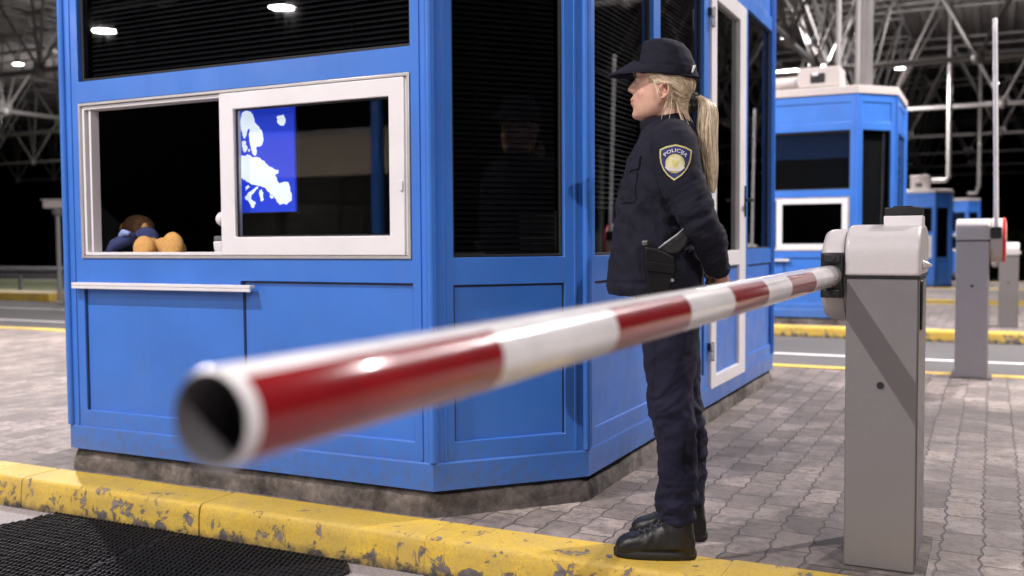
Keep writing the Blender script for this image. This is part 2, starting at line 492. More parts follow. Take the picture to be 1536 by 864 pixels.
island(-14, 10, 13.07, 18.6, 'paving')
island(-14, 12, 23.2, 28.7, 'paving')
island(-14, 12, 33.3, 38.9, 'paving')
# grass verge far to the left
vm = simple('verge_grass', (.07, .085, .03), .95, var=.5, scale=3, bmp=.5)
mb = MB()
mb.add([(-120, 17.2, sag(17.2)-.148), (-15, 17.2, sag(17.2)-.148), (-15, 30, sag(30)-.12), (-120, 30, sag(30)-.12)], [(0, 1, 2, 3)])
tag(mb.build('grass_verge', vm), kind='structure')
# ------------------------------------------------------------------- booths
class Face:
    def __init__(s, p0, p1, o):
        s.p0 = Vector((p0[0]-o[0], p0[1]-o[1], 0)); d = Vector((p1[0]-p0[0], p1[1]-p0[1], 0))
        s.L = d.length; s.u = d.normalized(); s.n = Vector((s.u.y, -s.u.x, 0)); s.o = o
    def at(s, u, z, d):
        p = s.p0+s.u*u+s.n*d; return (p.x, p.y, z)
    def box(s, mb, u0, u1, z0, z1, d0, d1, mat=0):
        P = [s.at(u, z, d) for z in (z0, z1) for d in (d0, d1) for u in (u0, u1)]
        mb.add(P, [(0, 1, 3, 2), (4, 6, 7, 5), (0, 4, 5, 1), (2, 3, 7, 6), (0, 2, 6, 4), (1, 5, 7, 3)], mat)
    def frame(s, mb, u0, u1, z0, z1, w, d0, d1, mat=0):
        """rectangular frame; w = (left, right, bottom, top)"""
        l, r, b, t = w
        inn = (u0+l, u1-r, z0+b, z1-t)
        def ring(d): return [[s.at(*p, d) for p in ((u0, z0), (u1, z0), (u1, z1), (u0, z1))],
                             [s.at(*p, d) for p in ((inn[0], inn[2]), (inn[1], inn[2]), (inn[1], inn[3]), (inn[0], inn[3]))]]
        o1, i1 = ring(d1); o0, i0 = ring(d0)
        V = o1+i1+o0+i0; F = []
        for k in range(4):
            j = (k+1) % 4
            F += [(k, j, 4+j, 4+k), (8+k, 12+k, 12+j, 8+j), (k, 8+k, 8+j, j), (4+k, 4+j, 12+j, 12+k)]
        mb.add(V, F, mat)
        return inn
    def wall(s, mb, U0, U1, Z0, Z1, holes, recess, th):
        us = sorted({U0, U1} | {h[0] for h in holes+recess} | {h[1] for h in holes+recess})
        zs = sorted({Z0, Z1} | {h[2] for h in holes+recess} | {h[3] for h in holes+recess})
        def depth(i, j):
            if not (0 <= i < len(us)-1 and 0 <= j < len(zs)-1): return None
            u = (us[i]+us[i+1])/2; z = (zs[j]+zs[j+1])/2
            for h in holes:
                if h[0] < u < h[1] and h[2] < z < h[3]: return None
            for h in recess:
                if h[0] < u < h[1] and h[2] < z < h[3]: return -h[4]
            return 0.0
        for i in range(len(us)-1):
            for j in range(len(zs)-1):
                d = depth(i, j)
                if d is None: continue
                a, b, c, e = us[i], us[i+1], zs[j], zs[j+1]
                mb.add([s.at(a, c, d), s.at(b, c, d), s.at(b, e, d), s.at(a, e, d)], [(0, 1, 2, 3)])
                mb.add([s.at(a, c, -th), s.at(b, c, -th), s.at(b, e, -th), s.at(a, e, -th)], [(3, 2, 1, 0)], 1)
                for (ii, jj, p, q) in ((i-1, j, (a, c), (a, e)), (i+1, j, (b, e), (b, c)), (i, j-1, (b, c), (a, c)), (i, j+1, (a, e), (b, e))):
                    dn = depth(ii, jj); dn = -th if dn is None else dn
                    if dn < d-1e-6:
                        mb.add([s.at(*p, d), s.at(*q, d), s.at(*q, dn), s.at(*p, dn)], [(0, 3, 2, 1)])

BO = (-2.88, 5.5, 0.0)          # booth origin in the world
CORN_L = [(-3.86, 3.19), (-1.90, 3.19), (-1.46, 3.66), (-1.46, 7.35), (-1.90, 7.82), (-3.86, 7.82), (-4.30, 7.35), (-4.30, 3.66)]
ZB, ZT = .105, 3.02

def blind(face, u0, u1, z0, z1, d, parent):
    mb = MB(); z = z0+.01
    while z < z1-.005:
        V = [face.at(u0, z, d), face.at(u1, z, d), face.at(u1, z+.017, d-.014), face.at(u0, z+.017, d-.014)]
        mb.add(V, [(0, 1, 2, 3)]); z += .022
    n = max(2, int((u1-u0)/.45))
    for k in range(n):
        u = u0+(u1-u0)*(k+.5)/n; face.box(mb, u-.0015, u+.0015, z0, z1, d+.0005, d+.002)
    return mb.build('blind', BLIND, parent, merge=0, smooth=False)

def window(face, hole, root, fw=.016, d=-.03, g=DGLASS, blinds=None, fm=None):
    u0, u1, z0, z1 = hole
    mb = MB(); inn = face.frame(mb, u0+.001, u1-.001, z0+.001, z1-.001, (fw,)*4, d-.018, d+.010)
    fr = mb.build('window', fm or RUBBERSEAL, root, bevel=.002)
    p = MB(); face.box(p, inn[0]-.004, inn[1]+.004, inn[2]-.004, inn[3]+.004, d-.006, d)
    p.build('pane', g, fr, smooth=False)
    if blinds: blind(face, inn[0], inn[1], blinds[0], blinds[1], d-.035, fr)
    return fr

def build_booth(short=False):
    root = empty('guard_booth', BO)
    CORN = list(CORN_L)
    if short:
        yb = 3.66+1.45
        CORN[3] = (-1.46, yb); CORN[4] = (-1.90, yb+.47); CORN[5] = (-3.86, yb+.47); CORN[6] = (-4.30, yb)
    F = [Face(CORN[i], CORN[(i+1) % 8], BO) for i in range(8)]
    X = lambda x: x-CORN[0][0]                   # world X -> u on the front
    Y = lambda y: y-CORN[2][1]                   # world Y -> u on the door side
    Zmid = (.985, 1.692); Ztop = (1.79, 2.56)
    fas = lambda a, b: (a, b, 2.66, 2.92, .012)
    f, c, s = F[0], F[1], F[2]
    hw = (X(-3.762), X(-1.986), *Zmid); ht = (X(-3.762), X(-1.986), *Ztop)
    def wall(face, holes, rec):
        mb = MB(); face.wall(mb, 0, face.L, ZB+.0, ZT, holes, rec, .06)
        return mb.build('wall', [BLUE, DARKIN], root, bevel=.0025)
    wall(f, [hw, ht], [(X(-3.758), X(-2.829), .283, .862, .014), (X(-2.829), X(-2.821), .283, .892, .022),
                       (X(-2.821), X(-1.983), .283, .892, .014), fas(X(-3.762), X(-1.986))])
    cu = (.087, .548)
    hc = (*cu, .99, 2.56)
    wall(c, [hc], [(*cu, .283, .885, .014), fas(*cu)])
    h1 = (Y(3.757), Y(4.53), .99, 2.56); h2 = (Y(4.635), Y(5.435), .99, 2.56)
    hd = (Y(5.55), Y(6.428), .185, 2.54); h3 = (Y(6.53), Y(7.295), .99, 2.56)
    if short: wall(s, [(Y(3.78), Y(4.98), .99, 2.56)], [(Y(3.757), Y(5.0), .283, .885, .010), fas(Y(3.757), Y(5.0))])
    else: wall(s, [h1, h2, hd, h3], [(Y(3.757), Y(5.45), .283, .885, .010), (Y(6.55), Y(7.315), .283, .885, .010),
                               fas(Y(3.757), Y(5.43)), fas(Y(5.55), Y(7.295))])
    for i in (3, 4, 5, 6, 7):
        L = F[i].L; a, b = .09, L-.09
        if i in (4, 7):
            wall(F[i], [(a, b, .99, 2.56)], [(a, b, .283, .885, .012), fas(a, b)])
            wn = window(F[i], (a, b, .99, 2.56), root)
            mb = MB(); F[i].box(mb, a, b, .98, 2.57, -.075, -.065); mb.build('blanking_board', DARKIN, wn)  # dark board added behind the glass to stop light crossing the booth
        else: wall(F[i], [], [(a, b, .283, .885, .012), (a, b, .99, 2.56, .02), fas(a, b)])
    # skirting board all round, standing proud of the walls
    def offs(d):
        out = []
        for i in range(8):
            n0, n1 = F[i-1].n, F[i].n; b = (n0+n1).normalized(); k = d/b.dot(n1)
            out.append((CORN[i][0]-BO[0]+b.x*k, CORN[i][1]-BO[1]+b.y*k))
        return out
    mb = MB(); rings = []
    for d, z in ((-.02, ZB-.004), (.008, ZB-.004), (.008, .203), (.005, .209), (-.02, .2105)):
        rings.append([(x, y, z) for x, y in offs(d)])
    mb.loft(rings, cap=True); mb.build('skirting', BLUE, root, angle=25)
    # rounded cover strips on the four visible corners
    for i in (1, 2, 0, 3):
        x, y = offs(.001)[i]; mb = MB()
        mb.lathe([(.017, .2115), (.017, ZT-.002)], (x, y, 0), n=14); mb.build('corner_strip', BLUE, root)
        for fa, sgn in ((F[i-1], -1), (F[i], 1)):
            u = fa.L-.055 if sgn < 0 else .042
            m2 = MB(); fa.box(m2, u, u+.012, .2125, ZT-.004, -.002, .005); m2.build('cover_bead', BLUE, root, bevel=.002)
    # concrete base
    mb = MB(); rings = []
    nn = 26
    def ringpts(d, z, amp):
        base = offs(d); pts = []
        for i in range(8):
            a, b = Vector((*base[i], 0)), Vector((*base[(i+1) % 8], 0))
            for t in range(nn):
                p = a+(b-a)*t/nn; w = amp*noise.noise(Vector((p.x*9, p.y*9, z*14)))+amp*.6*noise.noise(Vector((p.x*31, p.y*31, z*40)))
                nr = F[i].n; pts.append((p.x+nr.x*w, p.y+nr.y*w, z+w*.3))
        return pts
    for d, z, a in ((.0, -.02, .006), (-.002, .02, .010), (-.006, .05, .012), (-.012, .075, .012), (-.03, .092, .008), (-.05, .096, 0)):
        rings.append(ringpts(d, z, a))
    mb.loft(rings); mb.build('plinth', PLINTH, root, angle=80)
    # floor, ceiling, roof
    mb = MB(); mb.loft([[(x, y, .10) for x, y in offs(-.07)], [(x, y, .14) for x, y in offs(-.07)]]); mb.build('floor', DARKIN, root)
    mb = MB(); mb.loft([[(x, y, 2.90) for x, y in offs(-.07)], [(x, y, 2.94) for x, y in offs(-.07)]]); mb.build('ceiling', DARKIN, root)
    mb = MB(); mb.loft([[(x, y, z) for x, y in offs(d)] for d, z in ((.010, ZT+.002), (.020, ZT+.008), (.020, ZT+.098), (.008, ZT+.108))])
    mb.build('roof', OFFWHITE, root, angle=30)
    # dark sealing strips in the panel joints, put in to strengthen the gap shadow
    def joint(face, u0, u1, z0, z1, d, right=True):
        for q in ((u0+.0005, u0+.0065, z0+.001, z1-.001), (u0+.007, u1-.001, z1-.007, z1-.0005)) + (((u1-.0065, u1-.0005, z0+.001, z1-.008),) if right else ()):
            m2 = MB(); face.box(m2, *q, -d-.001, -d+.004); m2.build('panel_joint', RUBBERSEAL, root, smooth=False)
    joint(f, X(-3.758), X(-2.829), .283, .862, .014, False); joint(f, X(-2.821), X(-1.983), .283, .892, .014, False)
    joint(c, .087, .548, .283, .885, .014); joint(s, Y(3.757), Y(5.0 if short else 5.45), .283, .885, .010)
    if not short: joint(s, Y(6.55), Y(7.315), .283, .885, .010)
    # ---- front: tinted top window, sliding serving window, ledge
    window(f, ht, root, .014, -.03, DGLASS, (1.79, 2.56))
    # serving window: grey outer frame, fixed white inner frame, sliding sash
    mb = MB(); f.frame(mb, hw[0]+.001, hw[1]-.001, hw[2]+.001, hw[3]-.001, (.012, .012, .012, .012), -.07, .006)
    sw = mb.build('serving_window', ALU, root, bevel=.0015)
    mb = MB(); f.frame(mb, hw[0]+.0145, hw[1]-.0145, hw[2]+.0145, hw[3]-.0145, (.014, .012, .014, .016), -.072, -.004)
    f.box(mb, hw[0]+.048, hw[0]+.060, hw[2]+.030, hw[3]-.032, -.060, -.012)
    mb.build('inner_frame', WHITE, sw, bevel=.002)
    mb = MB(); inn = f.frame(mb, X(-2.925), X(-2.012), .999, 1.678, (.076, .070, .077, .070), -.044, .004)
    sash = mb.build('sliding_sash', WHITE, root, bevel=.004)
    mb = MB(); f.box(mb, inn[0]-.004, inn[1]+.004, inn[2]-.004, inn[3]+.004, -.026, -.020); mb.build('pane', GLASS, sash, smooth=False)
    mb = MB(); f.frame(mb, inn[0]+.0005, inn[1]-.0005, inn[2]+.0005, inn[3]-.0005, (.006,)*4, -.019, -.012); mb.build('gasket', RUBBERSEAL, sash)
    mb = MB(); f.box(mb, X(-2.030), X(-2.018), 1.245, 1.285, .0045, .010); mb.build('pull_handle', WHITE, sash, bevel=.003)
    mb = MB(); f.box(mb, X(-3.80), X(-2.75), .862, .876, .001, .035); f.box(mb, X(-3.80), X(-2.75), .848, .861, .026, .035)
    mb.build('ledge', WHITE, root, bevel=.002)
    # shelf inside under the window
    mb = MB(); mb.box(X(-3.79)+CORN[0][0]-BO[0], X(-1.95)+CORN[0][0]-BO[0], 3.262-BO[1], 3.80-BO[1], .955, .985); mb.build('counter', DARKIN, root)
    # ---- chamfer window
    window(c, hc, root, .010, -.03, DGLASS, (.99, 2.56))
    # ---- door side
    if short:
        window(s, (Y(3.78), Y(4.98), .99, 2.56), root, .010, -.03, DGLASS, (.99, 2.56))
        return root, F
    window(s, h1, root, .010, -.03, DGLASS, (1.18, 2.56))
    window(s, h2, root, .010, -.03, DGLASS, (.99, 2.56))
    window(s, h3, root, .010, -.03, DGLASS)
    # door: white frame standing a little proud
    mb = MB()
    inn = s.frame(mb, hd[0]+.004, hd[1]-.004, hd[2]+.003, hd[3]-.004, (.118, .168, .072, .10), -.045, .014)
    s.box(mb, inn[0]-.002, inn[1]+.002, .894, .987, -.043, .0125)
    door = mb.build('door', WHITE, root, bevel=.004)
    mb = MB(); s.box(mb, inn[0]-.003, inn[1]+.003, .984, inn[3]+.003, -.02, -.014); mb.build('pane', DGLASS, door, smooth=False)
    mb = MB(); s.box(mb, inn[0]-.003, inn[1]+.003, inn[2]-.003, .897, -.03, -.008); mb.build('door_panel', BLUE, door)
    for z in (2.31, 1.375, .41):
        mb = MB()
        for zz in (z-.045, z+.006): s.box(mb, hd[0]-.012, hd[0]+.05, zz, zz+.042, .0145, .024)
        p = s.at(hd[0]+.006, 0, .026); mb.lathe([(.011, z-.055), (.011, z+.058)], (p[0], p[1], 0), n=12)
        s.box(mb, hd[0]-.03, hd[0]-.012, z+.010, z+.052, .001, .018, 1)
        mb.build('hinge', [WHITE, BLACK], door, bevel=.002)
    mb = MB(); s.box(mb, hd[1]-.055, hd[1]-.03, 1.20, 1.40, .0142, .022)
    s.box(mb, hd[1]-.05, hd[1]-.034, 1.30, 1.316, .022, .055); s.box(mb, hd[1]-.10, hd[1]-.034, 1.298, 1.318, .055, .070)
    mb.build('handle', BLACK, door, bevel=.003)
    return root, F
booth, BF = build_booth()
CORN = CORN_L
tag(booth, 'large blue booth in the foreground with an open sliding window and white door', 'booth', 'blue control booths')
protos, _f = build_booth(True)
for ib, (dx, dy, dz, lab) in enumerate(((.305, 13.45-3.19, -.085, 'blue booth with grey rooftop box seen right behind the near barrier cabinet'),
                          (.27, 33.4-3.19, -.53, 'small distant blue booth between the two grey barrier cabinets'),
                          (.97, 43.5-3.19, -.45, 'farthest blue booth with pinkish roof edge, half hidden behind another booth'))):
    b2 = protos if ib == 0 else copy_tree(protos); b2.location = (BO[0]+dx, BO[1]+dy, BO[2]+dz)
    tag(b2, lab, 'booth', 'blue control booths')
# ----------------------------------------------------------------- barriers
BORE = simple('bare_bore', (.115, .108, .112), .6, .2, var=.1)
def build_barrier(loc, w=.212, dp=.42, hb=.932, side=-1, up=False, length=2.76, red_rim=False, stripes=(), box=True, ro=.0340, cab=None, dt=.085, dr=.150):
    """cabinet with a rounded lid, a round drive drum on one side and a tubular boom.
    Local: front face at y=0 looking to -Y, centred in x."""
    root = empty('barrier_gate', loc)
    h = w/2
    mb = MB(); mb.box(-h, h, 0, dp, .006, hb-.003); mb.build('cabinet', cab or GREYPAINT, root, bevel=.005, seg=3)
    # service door joint on the right-hand side and a dark recess grip
    mb = MB(); mb.box(h*1.0+.0005, h+.003, .012, .030, .03, hb-.01); mb.build('corner_profile', GREYPAINT, root, bevel=.001)
    mb = MB(); mb.box(h+.0005, h+.008, .09, .12, hb-.17, hb-.015); mb.build('grip_strip', BLACK, root, bevel=.003)
    # base plate with the broken concrete round it
    mb = MB(); mb.box(-h-.03, h+.03, -.02, dp+.03, -.02, .005); mb.build('base_plate', PLINTH, root, bevel=.004)
    # rounded lid
    prof = []
    ht = .166; rx = dp/2
    prof.append((-.004, hb+.001)); prof.append((-.004, hb+.06))
    for k in range(0, 25):
        q = math.pi - math.pi*k/24
        prof.append((rx+(rx+.004)*math.copysign(abs(math.cos(q))**.62, math.cos(q)), hb+.06+(ht-.06)*abs(math.sin(q))**.75))
    prof.append((dp+.004, hb+.06)); prof.append((dp+.004, hb+.001))
    mb = MB(); mb.loft([[(x, y, z) for y, z in prof] for x in (-h-.004, h+.006)])
    lid = mb.build('lid', LIGHTGREY, root, bevel=.012, seg=4, angle=30)
    mb = MB(); mb.lathe([(.0, h+.006), (.016, h+.007), (.012, h+.018), (.004, h+.032), (.0015, h+.034)], (0, .10, hb+.035), 'X', 18)
    mb.build('lid_lock', LIGHTGREY, root)
    mb = MB(); mb.box(-h-.0045, h+.0065, -.0045, dp+.0045, hb-.0035, hb+.0015); mb.build('lid_joint', BLACK, root)
    mb = MB(); mb.lathe([(.0085, -.004), (.0085, .004)], (0, 0, hb-.34), 'Y', 16); mb.lathe([(.011, -.0025), (.011, .002)], (0, 0, hb-.34), 'Y', 16)
    mb.build('key_lock', BLACK, root)
    if box:
        zt = hb+ht
        mb = MB(); mb.box(-.005, .110, .10, .22, zt-.012, zt+.026, 0); mb.box(-.003, .108, .102, .218, zt+.0265, zt+.053, 1)
        mb.box(.02, .08, .12, .20, zt+.053, zt+.058, 1)
        mb.build('signal_lamp', [WHITE, BLACK], root, bevel=.003)
    # drive drum on the side
    s = side; x0 = s*(h+.012); x1 = s*(h+dt)
    cy, cz, r = .165, hb+.002, dr
    mb = MB(); mb.lathe([(r*.96, s*(h+.004)), (r*.96, x0), (r, x0), (r, s*(h+dt-.035)), (r*.985, s*(h+dt-.019)), (r*.93, s*(h+dt-.006)), (r*.80, x1), (.01, x1+s*.002)], (0, cy, cz), 'X', 56)
    drum = mb.build('drive_drum', LIGHTGREY if not red_rim else OFFWHITE, root, angle=50)
    if red_rim:
        mb = MB(); mb.lathe([(r+.002, s*(h+dt-.027)), (r+.004, s*(h+dt-.021)), (r+.002, s*(h+dt-.009)), (r*.93, s*(h+dt-.005))], (0, cy, cz), 'X', 48, cap=False); mb.build('rim', REDREFL, drum)
    # boom: own axes, tube along -Y, so the bands are set by length
    xb = s*(h+.046)
    mb = MB(); n = 48; ri = ro-.0028
    ends = [0.0, .003]+[length*k/14 for k in range(1, 14)]+[length-.003, length]
    rings = []
    ends = list(ends)
    for t in ends:
        rr = ro-(.002 if t in (0.0, length) else 0)
        rings.append([(rr*math.cos(2*math.pi*k/n), -t, rr*math.sin(2*math.pi*k/n)) for k in range(n)])
    for t in reversed(ends):
        rings.append([(ri*math.cos(2*math.pi*k/n), -t, ri*math.sin(2*math.pi*k/n)) for k in range(n)])
    k0 = len(ends); mb.loft(rings[:k0], 0, cap=False); mb.loft([rings[k0-1], rings[k0]], 1, cap=False); mb.loft(rings[k0:], 1, cap=False); mb.loft([rings[-1], rings[0]], 1, cap=False)
    bm_ = boom_material([(-b, -a) for a, b in stripes])
    boom = mb.build('boom', [bm_, BORE], root, angle=50)
    boom.location = (xb, .0, hb+.002)
    if up: boom.location = (xb, -.01, hb+.03); boom.rotation_euler = (R(-91.0), 0, R(0)); boom.rotation_euler.y = R(up)
    # black clamp holding the boom
    if up:
        mb = MB(); mb.box(xb-.035, xb+.035, -.03, .03, hb+.02, hb+.10); mb.build('boom_clamp', BLACK, root, bevel=.005); return root
    mb = MB()
    mb.box(xb-.032, xb+.036, -.002, .045, cz-.070, cz+.074)
    for zz in (cz-.056, cz+.056):
        mb.box(xb-.020, xb+.030, -.022, .002, zz-.012, zz+.014)
        mb.lathe([(.007, -.028), (.007, -.021)], (xb+.012*(-s), 0, zz), 'Y', 6)
    mb.build('boom_clamp', BLACK, root, bevel=.005)
    return root
# bands measured along the near boom, from the clamp outwards
BX, BY = -.310, 3.255
ST = [(3.255-y1, 3.255-y0) for y0, y1 in ((.5005, .857), (1.185, 1.525), (1.82, 2.13), (2.40, 2.76))]
near_gate = build_barrier((BX, BY, 0), stripes=ST, length=3.255-.489)
tag(near_gate, 'near barrier cabinet with its red and white boom lowered across towards the viewer', 'barrier', 'lane barriers')
g2 = build_barrier((-.135, 8.10, 0), w=.226, hb=1.035, side=1, up=-1.2, length=1.60, red_rim=True, stripes=[], box=False, ro=.0165, cab=simple('lit_grey_powder_coat', (.44, .42, .43), .42, .15, var=.03), dt=.115, dr=.165)  # cabinet grey lightened in the colour to make up for weak light
tag(g2, 'grey barrier cabinet with raised thin boom and red rimmed drum on its right', 'barrier', 'lane barriers')
g3 = build_barrier((.185, 13.75, sag(15.8)), w=.22, hb=.96, side=-1, up=-.6, length=2.0, stripes=[], box=False, ro=.018)
tag(g3, 'farther grey barrier cabinet on the next island, partly hidden by the middle one', 'barrier', 'lane barriers')
# ------------------------------------------------------------------- canopy
TUBE = simple('galvanised_tube', (.27, .26, .255), .45, .35, var=.1, scale=5)
DECK = simple('corrugated_deck', (.20, .185, .178), .7, .2, var=.25, scale=1.5)
ZLO, ZUP = 5.5, 9.1
def truss(y, x0, n, step, label):
    root = empty('canopy_truss', (x0, y, ZLO), 0, label, 'roof truss', 'trusses under the canopy')
    L = n*step; r = .085
    def chord(name, ya, z, rad, e0, e1):
        mb = MB(); mb.tube([(e0, ya, z), (e1, ya, z)], rad*.78, 12); mb.build(name, TUBE, root)
    H = ZUP-ZLO; W = 1.1
    chord('bottom_chord', 0, 0, .10, 0, L)
    chord('top_chord', -W, H, .085, -step/2, L+step/2); chord('top_chord', W, H, .085, -step/2, L+step/2)
    # one brace mesh per direction, shared
    ms = []
    for sx in (-1, 1):
        for sy in (-1, 1):
            mb = MB(); mb.tube([(0, 0, .02), (sx*step/2, sy*W, H-.02)], .040, 8); ms.append(mb.mesh('brace'))
            ms[-1].materials.append(TUBE)
    mb = MB(); mb.ball((0, 0, 0), .17, 12, 8); mb.box(-.22, .22, -.02, .02, .0, .25); nodem = mb.mesh('node_plate'); nodem.materials.append(TUBE)
    mb = MB(); mb.tube([(0, -W, H), (0, W, H)], .05, 8); mb.box(-.16, .16, -W-.03, -W+.03, H-.24, H); crossm = mb.mesh('cross_tube'); crossm.materials.append(TUBE)
    for k in range(n+1):
        x = k*step
        for me in ms + [nodem]:
            o = bpy.data.objects.new(me.name.split('.')[0], me); COL.objects.link(o); o.parent = root; o.location = (x, 0, 0)
        o = bpy.data.objects.new('cross_tube', crossm); COL.objects.link(o); o.parent = root; o.location = (x+step/2, 0, 0)
    return root
def cross_truss(x, y0, n, label):
    t = truss(y0, x, n, 3.6, label); t.rotation_euler = (0, 0, R(90)); t.location.z = ZLO+.06; return t
cross_truss(-4.2, 19.3, 14, 'roof truss running away from the viewer above the second booth')
cross_truss(-30.0, 18.9, 14, 'roof truss running away at the left, crossing the wide truss')
cross_truss(6.5, 18.2, 14, 'roof truss running away above the right hand barriers')
truss(36.5, -61, 20, 3.6, 'wide galvanised roof truss beyond the blue booths, spanning the picture above the barriers')
truss(17.5, -58, 20, 3.6, 'galvanised roof truss over the second traffic lane, high above the booths')
truss(27.0, -58, 20, 3.6, 'roof truss over the third island, nearest one framed above the second booth')
truss(46.5, -61, 20, 3.6, 'roof truss just behind the wide one, seen through its braces')
truss(66.0, -66, 22, 3.6, 'small roof truss among the far ones under the canopy')
truss(56.0, -66, 22, 3.6, 'more distant roof truss, second behind the booths')
truss(75.0, -62, 20, 3.6, 'farthest small roof truss deep under the canopy')
truss(-7.0, -46, 16, 3.6, 'roof truss mirrored in the dark upper window of the near booth')
# corrugated deck with purlins
roof = empty('canopy_roof', (-20, 25, 9.5), 0, 'dark corrugated canopy deck far overhead carried by the trusses', 'canopy')
mb = MB(); x = -60.0; pts = []
while x < 45:
    pts += [(x, 0), (x+.22, 0), (x+.30, .16), (x+.52, .16)]; x += .6
mb.loft([[(px, -50, .0+pz) for px, pz in pts], [(px, 65, pz) for px, pz in pts]], cap=False, closed=False)
mb.build('deck', DECK, roof, smooth=False)
pm = MB(); pm.tube([(0, -50, -.16), (0, 65, -.16)], .07, 8); pmesh = pm.mesh('purlin'); pmesh.materials.append(TUBE)
for k in range(14):
    o = bpy.data.objects.new('purlin', pmesh); COL.objects.link(o); o.parent = roof; o.location = (-52+k*7.2, 0, 0)
pm = MB(); pm.tube([(-58, 0, -.3), (44, 0, -.3)], .05, 8); pmesh = pm.mesh('tie_tube'); pmesh.materials.append(TUBE)
for k in range(16):
    o = bpy.data.objects.new('tie_tube', pmesh); COL.objects.link(o); o.parent = roof; o.location = (0, -44+k*7, 0)
# steel columns
colm = MB(); colm.lathe([(.30, 0), (.30, .02), (.16, .03), (.16, 5.4)], n=20); colm.box(-.3, .3, -.3, .3, 5.38, 5.42)
cme = colm.mesh('column'); cme.materials.append(TUBE)
for i, (x, y, lab) in enumerate(((-15.0, 17.5, 'round steel canopy column hidden behind the near booth'), (-15.0, 36.5, 'round steel canopy column far behind the near booth'),
                    (11.0, 17.5, 'round steel canopy column beside the second lane'), (11.0, 36.5, 'round steel canopy column beside the fourth lane'))):
    o = bpy.data.objects.new('canopy_column', cme); COL.objects.link(o); o.location = (x, y, min(sag(y), 0)-.1)
    tag(o, lab, 'column', 'canopy columns')
# floodlights hung from the canopy
LENS = emitter('lamp_lens', (1.0, .965, .92), 16.0)
def lamp_proto():
    root = empty('canopy_lamp')
    mb = MB(); mb.box(-.25, .25, -.18, .18, .03, .14); mb.box(-.2, .2, -.12, .12, .14, .20); mb.build('housing', DARKIN, root, bevel=.01)
    mb = MB(); mb.box(-.21, .21, -.14, .14, .012, .03); mb.build('lens', LENS, root)
    mb = MB(); mb.tube([(0, 0, .2), (0, 0, 2.4)], .018, 8); mb.build('hanger', TUBE, root)
    return root
LP = lamp_proto()
LAMPS = [  # x, y, z, power, size
    (-4.3, -.6, 6.9, 720, .14, 'bright canopy floodlight above the lane in front of the near booth'),
    (2.0, 14.0, 6.9, 420, .3, 'bright canopy floodlight above the island to the right'),
    (-10.0, 7.0, 6.9, 640, .5, 'bright canopy floodlight left of the near booth'),
    (-26.6, 20.4, 6.5, 1900, .5, 'glowing canopy floodlight seen left of the near booth'),
    (-2.75, 34.0, 6.5, 900, .5, 'glowing canopy floodlight seen above the roof edge of the second booth'),
    (-.05, 39.0, 6.5, 700, .5, 'glowing canopy floodlight seen between the two raised booms'),
    (-13.5, -10.2, 6.0, 450, .5, 'floodlight mirrored in the middle of the dark upper window'),
    (-18.6, -10.1, 6.0, 520, .5, 'floodlight mirrored at the left end of the dark upper window'),
    (-5.5, 9.8, 6.9, 380, .5, 'floodlight above the second traffic lane'),
    (-38.0, 32.0, 7.0, 2400, .5, 'added fill floodlight far at the left beside the running roof truss'),  # added to brighten the trusses at the left
    (3.2, 8.2, 6.9, 400, .7, 'added fill floodlight to the right of the middle barrier'),  # added as soft fill for the right-hand side
    (3.6, -3.2, 6.6, 140, .8, 'floodlight above the lane at the viewer\'s right'),
    (-5.0, 27.0, 6.4, 3600, .5, 'added fill floodlight above the fourth traffic lane'),  # added to light the front of the distant booth
    (-4.3, -8.0, 6.9, 110, .3, 'floodlight behind the viewer above the near lane'),
]
for i, (x, y, z, P, sz, lab) in enumerate(LAMPS):
    o = LP if i == 0 else copy_tree(LP)
    o.location = (x, y, z); o.scale = ((.42,)*3 if y < -9.9 else (.62,)*3) if i >= 3 else (1, 1, 1); tag(o, lab, 'floodlight', 'floodlights under the canopy')
    far = y > 18 or x < -20
    ld = bpy.data.lights.new('lamp_light', 'POINT' if far else 'AREA'); ld.energy = P*(1.0 if not far else .42)
    if far: ld.shadow_soft_size = .25
    else: ld.shape = 'DISK'; ld.size = sz; ld.spread = R(170)
    ld.color = (1.0, .935, .935)
    lo = bpy.data.objects.new('lamp_light', ld); COL.objects.link(lo); lo.parent = o; lo.location = (0, 0, -.02 if not far else -.28); lo.scale = (1/o.scale[0],)*3
# ------------------------------------------------------------------- person
# local axes: +X the way she faces, +Y her left (towards the viewer), Z up
PLOC = (-.998, 3.213, 0.0); PROT = R(196)

def lerp(a, b, t): return a+(b-a)*t
def table(rows, z):
    if z <= rows[0][0]: return rows[0][1:]
    for r0, r1 in zip(rows[:-1], rows[1:]):
        if r0[0] <= z <= r1[0]:
            t = (z-r0[0])/(r1[0]-r0[0]); t = t
            return tuple(lerp(a, b, t) for a, b in zip(r0[1:], r1[1:]))
    return rows[-1][1:]
def smooth_table(rows, n):
    """catmull-rom resampling of (z, ...) rows"""
    out = []; m = len(rows)
    for i in range(m-1):
        p0, p1, p2, p3 = rows[max(0, i-1)], rows[i], rows[i+1], rows[min(m-1, i+2)]
        for k in range(n):
            t = k/n
            out.append(tuple(.5*((2*b)+(-a+c)*t+(2*a-5*b+4*c-d)*t*t+(-a+3*b-3*c+d)*t**3) for a, b, c, d in zip(p0, p1, p2, p3)))
    out.append(rows[-1]); return out
def ering(z, f, b, w, n=48, p=1.0, by=0.0, taper=0.0, tilt=0.0):
    ac, ra = (f+b)/2, (f-b)/2; ring = []
    for k in range(n):
        q = 2*math.pi*k/n; cq, sq = math.cos(q), math.sin(q)
        x = ra*math.copysign(abs(cq)**p, cq); y = w*math.copysign(abs(sq)**p, sq)*(1-taper*max(0, cq))
        ring.append((ac+x, by+y, z+tilt*x))
    return ring

